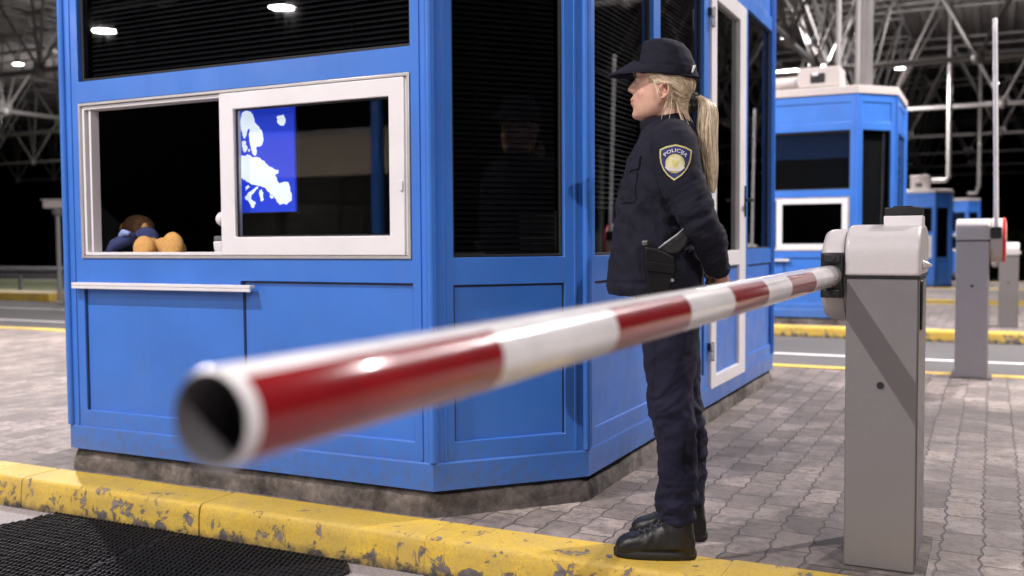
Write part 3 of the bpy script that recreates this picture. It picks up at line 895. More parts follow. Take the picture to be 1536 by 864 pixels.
HEAD = [(1.452, .078, .036, .014), (1.458, .090, .020, .027), (1.466, .0985, .000, .040), (1.478, .1035, -.015, .050), (1.490, .1045, -.032, .0565),
        (1.503, .1055, -.050, .061), (1.515, .1065, -.064, .064), (1.530, .1065, -.078, .067), (1.545, .1045, -.088, .069), (1.560, .101, -.093, .0705),
        (1.575, .097, -.096, .0725), (1.590, .0945, -.098, .074), (1.603, .0965, -.098, .0755), (1.615, .0935, -.098, .0755), (1.630, .084, -.094, .0740),
        (1.650, .072, -.084, .069), (1.668, .056, -.070, .058), (1.682, .034, -.048, .040), (1.688, .012, -.022, .016)]
def build_body():
    mb = MB()
    mb.loft([ering(*r, n=56, p=.92, taper=.20) for r in smooth_table(HEAD, 3)])
    # nose
    mb.tube([(.088, 0, 1.598), (.0985, 0, 1.583), (.108, 0, 1.569), (.1155, 0, 1.559)], [.007, .0078, .0085, .0092], 14, round_ends=True)
    for s in (1, -1):
        mb.ball((.106, s*.0105, 1.5535), (.011, .0075, .0075), 12, 8)
        mb.ball((.055, s*.0300, 1.538), (.036, .0235, .034), 16, 10)          # cheek
        mb.ball((.082, s*.026, 1.606), (.015, .030, .0075), 14, 8)         # brow
        mb.ball((.082, s*.031, 1.589), (.0155, .0175, .0105), 14, 8)       # lids round the eye
        # ear
        e = [(.014, 1.548), (.006, 1.562), (-.006, 1.5655), (-.0155, 1.558), (-.0165, 1.543), (-.010, 1.528), (.000, 1.519), (.008, 1.517)]
        mb.tube([(a, s*(.0800+.012*max(0, .012-a)/.028), z) for a, z in e], [.0045, .005, .0052, .0052, .005, .005, .0062, .0056], 10, round_ends=True)
        mb.tube([(.010, s*.0765, 1.541), (.002, s*.079, 1.553), (-.006, s*.080, 1.548), (-.006, s*.078, 1.536)], .0032, 8, round_ends=True)
        mb.ball((-.002, s*.0735, 1.540), (.013, .0055, .020), 14, 10)
        mb.ball((.0135, s*.0735, 1.537), (.004, .006, .006), 10, 8)
    mb.ball((.1065, 0, 1.5255), (.0085, .020, .0065), 18, 8)                # upper lip
    mb.ball((.1050, 0, 1.5115), (.0088, .018, .0062), 18, 8)               # lower lip
    mb.ball((.0905, 0, 1.475), (.0185, .021, .017), 18, 10)                # chin
    # neck, trunk, limbs
    mb.tube([(-.022, 0, 1.54), (-.022, 0, 1.48), (-.03, 0, 1.43), (-.035, 0, 1.38)], [.052, .053, .056, .066], 24)
    T = [(.80, .10, -.105, .150), (.90, .105, -.115, .165), (1.02, .095, -.085, .135), (1.12, .100, -.08, .130), (1.25, .105, -.095, .150), (1.34, .08, -.10, .165), (1.385, .05, -.09, .13), (1.40, .02, -.07, .08)]
    mb.loft([ering(*r, n=32) for r in smooth_table(T, 2)])
    for s in (1, -1):
        mb.tube(ARM[s], [.052, .048, .042, .040, .036, .028, .026], 16, round_ends=True)
        hx = 0 if s > 0 else -.035
        mb.tube([(-.005+hx*.4, s*.085, .86), (-.015+hx*.5, s*.095, .66), (-.03+hx, s*.10, .46), (-.050+hx, s*.103, .30), (-.048+hx, s*.105, .10)], [.080, .066, .044, .036, .030], 18, round_ends=True)
        mb.tube([(-.07+hx, s*.105, .045), (0+hx, s*.107, .045), (.07+hx, s*.108, .04), (.12+hx, s*.108, .035)], [.03, .036, .036, .024], 12, round_ends=True)
        hand(mb, s)
    return remeshed(mb, 'person', SKIN, None, .0042, 3)
ARM = {1: [(-.035, .160, 1.365), (-.06, .185, 1.25), (-.105, .200, 1.12), (-.125, .198, 1.08), (-.150, .145, 1.02), (-.178, .075, .955), (-.186, .05, .935)]}
ARM[-1] = [(-.035, -.160, 1.365), (-.06, -.185, 1.25), (-.105, -.200, 1.12), (-.125, -.198, 1.08), (-.148, -.145, 1.015), (-.160, -.085, .945), (-.162, -.06, .925)]
def hand(mb, s):
    """clasped behind the back: the left hand holds the right wrist"""
    if s > 0:
        W = Vector((-.188, .045, .930)); d = Vector((-.10, -.62, -.78)).normalized(); side = Vector((.2, .75, -.62)).normalized(); pal = Vector((1, .0, -.05)).normalized()
        curl = .55
    else:
        W = Vector((-.163, -.055, .922)); d = Vector((.0, .70, -.71)).normalized(); side = Vector((0, .71, .70)).normalized(); pal = Vector((1, 0, 0)); curl = .35
    mb.tube([W, W+d*.035, W+d*.075], [.023, .030, .031], 14, round_ends=True, flat=.55)
    for k, (o, L) in enumerate(((-.027, .064), (-.009, .074), (.009, .070), (.026, .055))):
        p = W+d*.076+side*o; pts = [p-d*.02, p]; a = curl
        for j, f in enumerate((.45, .32, .23)):
            dd = (d*math.cos(a)+pal*math.sin(a)).normalized(); p = p+dd*L*f; pts.append(p); a += curl
        mb.tube(pts, [.0085, .0088, .0082, .0076, .0066], 10, round_ends=True)
    t0 = W+d*.022-side*.020; dd = (d*.62-side*.62+pal*.45).normalized()
    mb.tube([t0, t0+dd*.030, t0+dd*.052+pal*.006, t0+dd*.070+pal*.014], [.0115, .0105, .0095, .0078], 10, round_ends=True)

body = build_body()
body.location = PLOC; body.rotation_euler = (0, 0, PROT)
tag(body, 'woman in navy uniform and cap standing on the kerb with hands behind her back', 'person')

# ---- folds
def ridged(p, oct=3):
    v = 0; a = 1; tot = 0
    for _ in range(oct):
        v += a*(1-abs(noise.noise(p))*2); tot += a; a *= .5; p = p*2.03
    return v/tot
def seg_dist(p, a, b):
    ab = b-a; t = max(0, min(1, (p-a).dot(ab)/ab.length_squared)); return (p-(a+ab*t)).length, t

# ---- jacket
JK = [(.868, .186, -.118, .186), (.885, .193, -.126, .192), (.91, .1925, -.128, .192), (.95, .186, -.129, .190), (1.0, .180, -.127, .187), (1.08, .171, -.120, .183), (1.16, .162, -.116, .182),
      (1.23, .147, -.118, .186), (1.29, .131, -.119, .187), (1.33, .117, -.119, .183), (1.365, .098, -.116, .170), (1.395, .083, -.111, .142), (1.42, .076, -.103, .108), (1.44, .070, -.092, .082), (1.45, .062, -.085, .074)]
mb = MB()
mb.loft([ering(*r, n=64, p=.86, taper=.10) for r in smooth_table(JK, 3)])
for s in (1, -1):
    A = [Vector(p) for p in ARM[s]]
    path = [A[0]+Vector((.005, -s*.055, .012)), A[0]+Vector((0, -s*.004, -.012)), A[1]+Vector((.004, 0, 0)), A[2]+Vector((-.006, s*.004, 0)), A[3]+Vector((-.010, s*.004, 0)), A[4]+Vector((-.004, s*.004, 0)), A[5]]
    path = [tuple(q) for q in path]
    path = smooth_table([(i,)+p for i, p in enumerate(path)], 4); path = [p[1:] for p in path]
    rad = smooth_table([(0, .068), (1, .076), (2, .070), (3, .062), (4, .058), (5, .049), (6, .040)], 4); rad = [r[1] for r in rad]
    mb.tube(path, rad, 28, round_ends=False)
# stand-up collar
COLR = [(1.425, .079, -.098, .090), (1.440, .078, -.088, .078), (1.455, .080, -.078, .072), (1.468, .083, -.074, .071), (1.474, .082, -.072, .069)]
def jacket_fold(co, n):
    d = 0
    dist, t = min(seg_dist(co, Vector(ARM[1][i]), Vector(ARM[1][i+1])) for i in range(6))
    dist2, t2 = min(seg_dist(co, Vector(ARM[-1][i]), Vector(ARM[-1][i+1])) for i in range(6))
    onarm = max(0, min(1, (.105-min(dist, dist2))/.03)) if abs(co.y) > .10 or co.x < -.12 else 0
    # sleeve: creases across the arm, strongest at the elbow and cuff
    el = math.exp(-((co.z-1.09)/.11)**2)+.5*math.exp(-((co.z-.97)/.06)**2)+.25
    q = Vector((co.x*7+co.z*4, co.y*7, co.z*19+co.x*9))
    d += onarm*el*.0125*(ridged(q)-.45)
    # trunk: drag lines from the armpit down to the front, slack above the hem
    q2 = Vector((co.x*6+co.z*5, co.y*5, co.z*9-co.x*10))
    q3 = Vector((co.x*14, co.y*8, co.z*3.2))
    b = 1-onarm
    d += b*.0200*(ridged(q2)-.5)*(.35+.65*math.exp(-((co.z-1.17)/.10)**2))
    d += b*.0150*(ridged(q3, 2)-.5)*math.exp(-((co.z-.98)/.12)**2)
    # belt drawn in under the coat, hem band
    d -= .004*math.exp(-((co.z-.912)/.007)**2)*b
    d += .0025*noise.noise(co*26)
    # seam where the sleeve is set in
    ds = abs((co-Vector((-.035, .16, 1.36))).dot(Vector((.25, .95, .1)))+.012)
    if co.z > 1.22 and co.y > .05: d -= .004*math.exp(-(ds/.005)**2)
    return co+n*d
jacket = remeshed(mb, 'jacket', NAVY, body, .0050, 5, jacket_fold)
mb = MB(); rings = []
for z, f, b, w in COLR: rings.append(ering(z-.012, f, b, w, n=56, p=.95, tilt=-.16))
for z, f, b, w in reversed(COLR): rings.append(ering(z-.010, f-.006, b+.006, w-.006, n=56, p=.95, tilt=-.16))
mb.loft(rings, cap=False)
mb.build('collar', NAVY, jacket)
# zip fly down the front
mb = MB(); pts = []
bv_j = BVHTree.FromPolygons([v.co for v in jacket.data.vertices], [p.vertices for p in jacket.data.polygons])
def surf(o, d):
    h = bv_j.ray_cast(Vector(o), Vector(d).normalized()); return h[0], h[1]
for k in range(24):
    z = .885+(1.43-.885)*k/23; h, n = surf((.5, -.012, z), (-1, 0, 0))
    if h: pts.append(h+Vector((.0015, 0, 0)))
mb.tube(pts, .011, 8, flat=.3); mb.build('zip_flap', NAVY, jacket)

# ---- things sewn on: projected on the cloth
def decal(name, polys, m, parent, origin, dirn, up, lift, thick=.0012, sub=None):
    """polys are 2D outlines in metres; laid on the jacket along dirn"""
    dv = Vector(dirn).normalized(); upv = Vector(up); r = dv.cross(upv).normalized(); upv = r.cross(dv).normalized()
    bm = bmesh.new()
    for poly in polys:
        vs = [bm.verts.new((u, v, 0)) for u, v in poly]
        try: bm.faces.new(vs)
        except Exception: pass
    bmesh.ops.triangulate(bm, faces=bm.faces)
    for _ in range(6):
        es = [e for e in bm.edges if e.calc_length() > .006]
        if not es: break
        bmesh.ops.subdivide_edges(bm, edges=es, cuts=1)
        bmesh.ops.triangulate(bm, faces=[f for f in bm.faces if len(f.verts) > 3])
    cen, cn = surf(Vector(origin)-dv*.4, dv)
    c0 = (cen-Vector(origin)).dot(dv) if cen else 0
    for v in bm.verts:
        p = Vector(origin)+r*v.co.x+upv*v.co.y
        h, n = surf(p-dv*.4, dv)
        dep = (h-p).dot(dv) if h else c0
        dep = .55*dep+.45*(c0+.9*((v.co.x)**2)/.15)  # embroidered patches are stiff: iron out small folds
        dep = min(dep, ((h-p).dot(dv)) if h else dep)
        v.co = p+dv*(dep-lift)
    ret = bmesh.ops.extrude_face_region(bm, geom=bm.faces[:])
    for g in ret['geom']:
        if isinstance(g, bmesh.types.BMVert): g.co -= dv*thick
    bmesh.ops.recalc_face_normals(bm, faces=bm.faces)
    me = bpy.data.meshes.new(name); bm.to_mesh(me); bm.free()
    me.materials.append(m); o = bpy.data.objects.new(name, me); COL.objects.link(o)
    if parent is not None: o.parent = parent
    return o
def shield(w, h, k=1.0):
    top = [(-.50, .36), (-.30, .44), (0, .50), (.30, .44), (.50, .36)]
    rt = [(.49, .15), (.45, -.03), (.36, -.20), (.22, -.36), (0, -.50)]
    pts = top+rt+[(-x, y) for x, y in reversed(rt[:-1])]
    return [(x*w*k, y*h*k) for x, y in pts]
def disc(cx, cy, r, n=20): return [(cx+r*math.cos(2*math.pi*i/n), cy+r*math.sin(2*math.pi*i/n)) for i in range(n)]
BOc = (-.038, .20, 1.293); BD = (0, -1, 0); BU = (-.05, 0, 1)
pt = decal('shoulder_patch', [shield(.100, .113)], GOLD, jacket, BOc, BD, BU, .0015)
decal('patch_field', [shield(.100, .113, .91)], PATCHBLUE, pt, BOc, BD, BU, .0030, .0006)
decal('patch_ring', [disc(0, -.004, .0300, 24)], GOLD, pt, BOc, BD, BU, .0042, .0006)
decal('patch_star', [[(( .0265 if i % 2 else .0215)*math.cos(math.pi*i/10), -.004+(.0265 if i % 2 else .0215)*math.sin(math.pi*i/10)) for i in range(20)]], simple('pale_gold_thread', (.60, .56, .33), .6, var=.2, scale=400), pt, BOc, BD, BU, .0054, .0005)
decal('patch_emblem', [[(-.009, .006), (.009, .006), (.009, -.006), (.005, -.0125), (0, -.015), (-.005, -.0125), (-.009, -.006)]], GOLD, pt, BOc, BD, BU, .0064, .0004)
decal('patch_scroll', [[(-.031, -.016), (-.026, -.011), (-.014, -.0185), (0, -.020), (.014, -.0185), (.026, -.011), (.031, -.016), (.020, -.0262), (0, -.0290), (-.020, -.0262)]], SILVER, pt, BOc, BD, BU, .0066, .0004)
def text_polys(txt, size, fn):
    cu = bpy.data.curves.new('lettering', 'FONT'); cu.body = txt; cu.size = size; cu.align_x = 'CENTER'; cu.resolution_u = 2
    o = bpy.data.objects.new('lettering', cu); COL.objects.link(o)
    dg = bpy.context.evaluated_depsgraph_get(); me = bpy.data.meshes.new_from_object(o.evaluated_get(dg))
    out = [[fn(*me.vertices[i].co[:2]) for i in p.vertices] for p in me.polygons]
    bpy.data.objects.remove(o); return out
def arc(x, y):
    rr = .0385+y; q = x/.041; return (rr*math.sin(q), -.0105+rr*math.cos(q)*1.0+.0042)
decal('patch_lettering', text_polys('POLICIJA', .0172, lambda x, y: arc(x*1.12, y*.92)), TXTWHITE, pt, BOc, BD, BU, .0048, .0005)
# breast pockets with flaps
for s in (1, -1):
    dv = (-.72, -s*.69, 0)
    decal('pocket_flap', [[(-.045, .022), (.045, .022), (.045, -.018), (.0, -.027), (-.045, -.018)]], NAVY, jacket, (.085, s*.105, 1.302), dv, (0, 0, 1), .004, .004)
    decal('pocket', [[(-.042, .010), (.042, .010), (.042, -.105), (-.042, -.105)]], NAVY, jacket, (.088, s*.105, 1.28), dv, (0, 0, 1), .001, .003)

# ---- trousers
mb = MB()
LEG = [(.12, .020, -.100, .060), (.135, .018, -.106, .066), (.16, .017, -.107, .068), (.21, .017, -.109, .068), (.30, .015, -.111, .068), (.367, .021, -.107, .070), (.433, .038, -.102, .073),
       (.522, .051, -.100, .078), (.611, .060, -.105, .086), (.71, .073, -.110, .092), (.78, .085, -.115, .094), (.86, .095, -.120, .095)]
for s in (1, -1):
    rings = []
    for z, f, b, w in smooth_table(LEG, 3):
        k = 0 if s > 0 else -.035*max(0, min(1, (.80-z)/.4))
        cy = s*(.105-.018*max(0, (z-.3)/.56))
        rings.append(ering(z, f+k, b+k, w, n=40, by=cy))
    mb.loft(rings)
mb.loft([ering(z, f, b, w, n=48, p=.9) for z, f, b, w in ((.76, .075, -.10, .11), (.80, .095, -.118, .165), (.86, .10, -.122, .175), (.93, .10, -.115, .165), (.96, .095, -.105, .155))])
def trouser_fold(co, n):
    s = 1 if co.y > 0 else -1
    q = Vector((co.x*7+co.z*3, co.y*7, co.z*10.5+co.x*6*math.sin(co.z*11+s)))
    amp = .35+1.0*math.exp(-((co.z-.50)/.10)**2)+1.25*math.exp(-((co.z-.20)/.09)**2)
    d = .0180*amp*(ridged(q)-.5)
    q2 = Vector((co.x*9, co.y*9, co.z*3)); d += .007*(ridged(q2, 2)-.5)
    d += .002*noise.noise(co*30)
    # side seam and slant pocket
    if s > 0:
        ds = abs(co.x-(.028-.02*(co.z-.55))); 
        if co.z > .52 and co.y > .12: d -= .0045*math.exp(-(ds/.004)**2)
    return co+n*d
trousers = remeshed(mb, 'trousers', NAVYT, body, .0050, 4, trouser_fold)

# ---- boots
for s in (1, -1):
    hx = 0 if s > 0 else -.040; yb = .108*s
    st = [(-.104, .030, .06, .012), (-.098, .036, .085, .006), (-.075, .041, .10, .003), (-.03, .042, .115, .003), (.0, .043, .115, .003), (.03, .045, .104, .003), (.06, .048, .090, .003),
          (.09, .0505, .079, .003), (.115, .050, .072, .004), (.135, .045, .064, .006), (.150, .035, .053, .010), (.158, .022, .042, .014)]
    mb = MB(); rings = []
    for a, w, h, z0 in smooth_table(st, 3):
        rings.append([(a+hx, yb+w*math.copysign(abs(math.cos(q))**.75, math.cos(q)), z0+(h-z0)*(.5+.5*math.copysign(abs(math.sin(q))**.7, math.sin(q)))) for q in [2*math.pi*k/32 for k in range(32)]])
    mb.loft(rings)
    mb.tube([(-.047+hx, yb, .04), (-.044+hx, yb, .10), (-.046+hx, yb, .15), (-.047+hx, yb, .205)], [.052, .055, .049, .044], 24)
    def boot_fold(co, n, hx=hx):
        a = co.x-hx
        d = .0022*math.exp(-((a-.045)/.03)**2)*math.sin((a*1.0+co.z*.4)*190)*(1 if co.z > .05 else 0)
        # welt line and toe-cap seam
        d -= .0028*math.exp(-((co.z-.030)/.003)**2)
        d += .0015*noise.noise(co*40)
        return co+n*d
    bt = remeshed(mb, 'boot', LEATHER, body, .0040, 3, boot_fold)
    mb = MB(); rings = []
    for z, k in ((.0, -.002), (.004, .003), (.022, .0035), (.026, .001)):
        rings.append([(x+hx, yb+y, z) for x, y in [((.158+k)*1.0 if t == 0 else t, 0) for t in ()]] or
                     [((.028+ (.134+k)*math.copysign(abs(math.cos(q))**.8, math.cos(q)))+hx,
                       yb+(.040+k+.010*max(0, min(1, (math.cos(q)+.6))))*math.copysign(abs(math.sin(q))**.72, math.sin(q)), z) for q in [2*math.pi*i/48 for i in range(48)]])
    mb.loft(rings); mb.build('sole', SOLE, bt, angle=50)
    mb = MB()
    bvb = BVHTree.FromPolygons([v.co for v in bt.data.vertices], [p.vertices for p in bt.data.polygons])
    def top(a, y):
        h = bvb.ray_cast(Vector((a+hx+.05, yb+y, .1+.5*.0+.16)), Vector((-.25, 0, -1)).normalized()); return h[0]
    prev = None
    for k in range(6):
        a = .075-.021*k
        for sg in (1, -1):
            p0, p1 = top(a, .020*sg), top(a-.014, -.020*sg); pm_ = top(a-.007, 0)
            if p0 and p1 and pm_:
                up_ = Vector((.002, 0, .003)); mb.tube([p0+up_*.3, pm_+up_, p1+up_*.3], .0024, 6)
            if p0: mb.ball(p0, .0042, 8, 6)
    if mb.v: mb.build('laces', simple('boot_lace', (.05, .05, .052), .45) if s > 0 else bpy.data.materials['boot_lace'], bt)

# ---- cap
CAPR = [((.102, 1.609), (-.115, 1.578), .0915), ((.098, 1.618), (-.114, 1.590), .093), ((.088, 1.642), (-.106, 1.618), .0935), ((.081, 1.668), (-.099, 1.643), .0915), ((.077, 1.692), (-.090, 1.664), .088),
        ((.072, 1.710), (-.080, 1.682), .0825), ((.062, 1.7185), (-.066, 1.700), .070), ((.040, 1.7245), (-.042, 1.7125), .048), ((.016, 1.7255), (-.014, 1.7195), .018)]
mb = MB(); rings = []
for (f, zf), (b, zb), w in CAPR:
    ring = []
    for k in range(56):
        q = 2*math.pi*k/56; a = (f+b)/2+(f-b)/2*math.cos(q); t = (a-b)/(f-b)
        dn = 0.0
        ring.append((a, w*math.copysign(abs(math.sin(q))**.92, math.sin(q)), zb+(zf-zb)*t+dn))
    rings.append(ring)
mb.loft(rings)
def cap_fold(co, n):
    d = .0045*(ridged(Vector((co.x*10+co.z*6, co.y*9, co.z*15)))-.5)+.0012*noise.noise(co*45)
    if co.z > 1.63: d -= .0016*math.exp(-((abs(co.y)-.035)/.0022)**2)
    zb = 1.612+.12*(co.x-.103)
    d -= .0022*math.exp(-((co.z-(1.638+.13*(co.x-.1)))/.0022)**2)
    return co+n*d
cap = remeshed(mb, 'cap', NAVYC, body, .0040, 3, cap_fold)
mb = MB(); nu, nv = 28, 10; topv = []; 
for j in range(nv+1):
    v = j/nv; row = []
    for i in range(nu+1):
        u = -1+2*i/nu; q = u*R(72)
        ia, iy = -.006+.108*math.cos(q), .093*math.sin(q)
        oa, oy = ia+.086*(math.cos(u*math.pi/2)**.62 if abs(u) < 1 else 0), iy*(1-.06*v)
        z = 1.656-.047*abs(u)**1.7-v*(.044*(1-abs(u)**1.5)+.003)
        row.append((ia+(oa-ia)*v, iy+(oy-iy)*v, z))
    topv.append(row)
rings = topv+[[(a-.0005, y, z-.0042) for a, y, z in row] for row in reversed(topv)]
rings.append(rings[0]); mb.loft(rings, cap=False, closed=False)
mb.build('visor', NAVYC, cap, angle=60)
mb = MB(); mb.ball((0.0, 0, 1.7255), (.007, .007, .004), 14, 6); mb.build('cap_button', NAVYC, cap)
mb = MB(); q = Matrix.Rotation(R(-25), 3, 'Y')
mb.box(-.003, .003, -.008, .008, -.014, .014, 0, None); mb.v = [tuple(Matrix.Rotation(R(35), 3, 'Z') @ (q @ Vector(p))+Vector((-.092, .052, 1.612))) for p in mb.v]
mb.build('cap_tag', TXTWHITE, cap, bevel=.001)
mb = MB(); pts = []
for k in range(17):
    q = R(120)+R(120)*k/16; pts.append((-.007+.108*math.cos(q), .0905*math.sin(q), 1.590))
mb.tube(pts, .006, 8, flat=.35); mb.build('cap_strap', NAVYC, cap)

# ---- eyes
EYEW = simple('eye_white', (.62, .58, .56), .25, var=.02); IRIS = simple('iris', (.08, .10, .12), .2); LASH = simple('lash', (.03, .02, .015), .6)
for s in (1, -1):
    mb = MB(); mb.ball((.0830, s*.031, 1.589), .0126, 18, 12); ey = mb.build('eye', EYEW, body)
    mb = MB(); mb.ball((.0942, s*.0312, 1.589), (.0025, .0055, .0055), 14, 8); mb.build('iris', IRIS, ey)
    mb = MB(); mb.tube([(.090, s*.046, 1.592), (.0985, s*.038, 1.5955), (.1005, s*.030, 1.596), (.098, s*.020, 1.593)], .0014, 6); mb.build('lashes', LASH, ey)
    mb = MB(); mb.tube([(.089, s*.050, 1.608), (.0985, s*.036, 1.6135), (.1025, s*.018, 1.612)], [.002, .003, .0022], 8); mb.build('eyebrow', HAIRC[2], body)

# ---- hair
bvh_b = BVHTree.FromPolygons([v.co for v in body.data.vertices], [p.vertices for p in body.data.polygons])
rnd = random.Random(3)
TIE = Vector((-.094, 0, 1.512))
def strand(mb, pts, r, m):
    mb.tube(pts, [r, r*1.0]+[r]*(len(pts)-3)+[r*.6], 4, m, cap=False)
mb = MB()
def headpush(p, lift):
    c = Vector((-.005, 0, 1.57)); d = p-c
    h = bvh_b.ray_cast(c+d.normalized()*.25, -d.normalized())
    if h[0] is None: return p
    return h[0]+d.normalized()*lift
line_ = [(.058, .067, 1.608), (.050, .070, 1.592), (.040, .0725, 1.578), (.028, .075, 1.571), (.010, .078, 1.572), (-.008, .0785, 1.571), (-.021, .074, 1.555), (-.024, .0715, 1.535), (-.030, .066, 1.512), (-.040, .058, 1.495), (-.054, .045, 1.482), (-.068, .022, 1.474), (-.074, .0, 1.472)]
rim_ = [(.070, .066, 1.618), (.055, .076, 1.618), (.03, .081, 1.618), (.0, .083, 1.613), (-.03, .078, 1.608), (-.06, .066, 1.604), (-.085, .045, 1.60), (-.098, .02, 1.597), (-.102, .0, 1.595)]
def onpoly(P, t):
    x = t*(len(P)-1); i = min(int(x), len(P)-2); return Vector(P[i]).lerp(Vector(P[i+1]), x-i)
for s in (1, -1):
    for k in range(520):
        if rnd.random() < .6: p0 = onpoly(line_, rnd.random()**.9)
        else: p0 = onpoly(rim_, rnd.random())
        p0 = p0+Vector((rnd.gauss(0, .002), rnd.gauss(0, .001), rnd.gauss(0, .0025)))
        p0.y *= s
        T = TIE+Vector((rnd.gauss(0, .006), rnd.gauss(0, .008), rnd.gauss(0, .008)))
        pts = []; lift = rnd.uniform(.001, .0075)
        sagz = rnd.gauss(0, .003)
        for j in range(9):
            t = j/8; p = p0.lerp(T, t)
            if p0.x > -.016 and p0.z < 1.612:
                Cc = Vector((-.034+rnd.uniform(-.002, .002), s*.080, max(p0.z-.004, 1.574))); p = p0*(1-t)**2+Cc*2*t*(1-t)+T*t*t
            p.z += (.010 if p0.z < 1.54 else 0)*math.sin(math.pi*t)+sagz*math.sin(math.pi*t)
            p = headpush(p, lift*(.3+.7*math.sin(math.pi*min(1, t*1.2)))+.001) if t < .93 else p
            pts.append(p)
        strand(mb, pts, rnd.uniform(.0008, .0019), rnd.choice((0, 0, 0, 1, 2)))
hair = mb.build('hair', HAIRC, body, merge=0, angle=180)
# ponytail
mb = MB()
PT = [(-.094, 0, 1.512), (-.118, .002, 1.522), (-.137, .004, 1.508), (-.143, .006, 1.47), (-.141, .008, 1.42), (-.144, .010, 1.36), (-.150, .012, 1.30), (-.155, .012, 1.25), (-.157, .012, 1.212)]
WD = [.012, .022, .030, .035, .037, .033, .027, .019, .008]
for k in range(900):
    ang = rnd.uniform(0, 2*math.pi); rr = math.sqrt(rnd.random()); ph = rnd.uniform(0, 6); cut = rnd.choice((9, 9, 9, 8, 8, 7))
    pts = []
    for i, (p, w) in enumerate(zip(PT[:cut], WD)):
        wob = .0022*math.sin(i*1.1+ph)
        pts.append(Vector(p)+Vector((math.cos(ang)*rr*w*.92+wob, math.sin(ang)*rr*w*1.15+wob, math.cos(ang)*rr*.006*(1 if i < 3 else 0))))
    sm = [q[1:] for q in smooth_table([(i, *p) for i, p in enumerate(pts)], 2)]
    strand(mb, sm, rnd.uniform(.0009, .0019), rnd.choice((0, 0, 1, 1, 2)))
mb.tube(PT, [w*.6 for w in WD], 10, 0)
mb.build('ponytail', HAIRC, hair, merge=0, angle=180)
mb = MB()
loose = [[(.006, .079, 1.572), (-.016, .083, 1.55), (-.020, .084, 1.52), (-.012, .082, 1.485), (-.010, .083, 1.455)], [(-.012, .08, 1.57), (-.022, .084, 1.54), (-.021, .083, 1.505), (-.010, .082, 1.47)],
         [(-.05, .055, 1.49), (-.062, .060, 1.465), (-.072, .062, 1.44), (-.078, .064, 1.42)], [(-.06, .045, 1.485), (-.075, .05, 1.47), (-.088, .05, 1.45)], [(.035, .075, 1.58), (.026, .082, 1.555), (.02, .083, 1.53)]]
for L in loose:
    for k in range(5):
        off = Vector((rnd.gauss(0, .0045), rnd.gauss(0, .002), rnd.gauss(0, .010)))
        sm = [Vector(q[1:])+off*(i/6) for i, q in enumerate(smooth_table([(i, *p) for i, p in enumerate(L)], 3))]
        strand(mb, sm, .0007, rnd.choice((0, 1)))
mb.build('loose_strand', HAIRC, hair, merge=0, angle=180)
mb = MB(); ring = []
for k in range(25):
    q = 2*math.pi*k/24; ring.append(TIE+Vector((.004*math.cos(q)-.006, .021*math.cos(q), .021*math.sin(q))))
mb.tube(ring, [.0115+.002*math.sin(k*2.4) for k in range(25)], 12); mb.build('hair_tie', simple('black_scrunchie', (.02, .02, .022), .85, bmp=.4), hair)

# ---- holster on the left hip
HY = .205
h0, _n = surf((.01, .6, .97), (0, -1, 0))
HY = (h0.y if h0 else .19)+.006
def hx_(poly, y0, y1, name, m, parent, bev=.006):
    mb = MB(); mb.prism(poly, lambda u, v, d: (u, d, v), y0, y1); return mb.build(name, m, parent, bevel=bev, seg=3, angle=30)
ho = hx_([(.060, 1.035), (.062, .985), (.050, .900), (.045, .86), (-.020, .86), (-.030, .905), (-.044, .955), (-.040, 1.0), (-.005, 1.020), (.02, 1.030)], HY-.012, HY+.034, 'holster', HOLST, body, .010)
hx_([(.050, .985), (.052, .955), (-.036, .945), (-.036, .975)], HY+.0345, HY+.039, 'retention_strap', HOLST, ho, .002)
gun = hx_([(.012, 1.022), (-.012, 1.040), (-.050, 1.068), (-.066, 1.086), (-.080, 1.080), (-.083, 1.062), (-.070, 1.034), (-.048, 1.012), (-.020, 1.005)], HY+.0, HY+.028, 'pistol_grip', BLACK, ho, .007)
mb = MB(); mb.tube([(.012, HY+.030, 1.026), (-.010, HY+.032, 1.043), (-.045, HY+.032, 1.068), (-.064, HY+.030, 1.086)], [.0035, .0042, .004, .003], 8, round_ends=True); mb.build('grip_gleam', simple('gleam_steel', (.22, .22, .23), .35, .9), ho)  # pale strip standing in for the gleam along the grip's back
mb = MB(); mb.box(.046, .066, HY+.004, HY+.030, 1.034, 1.052); mb.build('thumb_catch', simple('dull_steel', (.16, .16, .17), .35, .7), ho, bevel=.005)
mb = MB()
for a, z in ((-.028, .968), (-.030, .925)): mb.lathe([(.006, HY+.033), (.005, HY+.0365), (.001, HY+.037)], (a, 0, z), 'Y', 12)
mb.build('rivet', STEEL, ho)
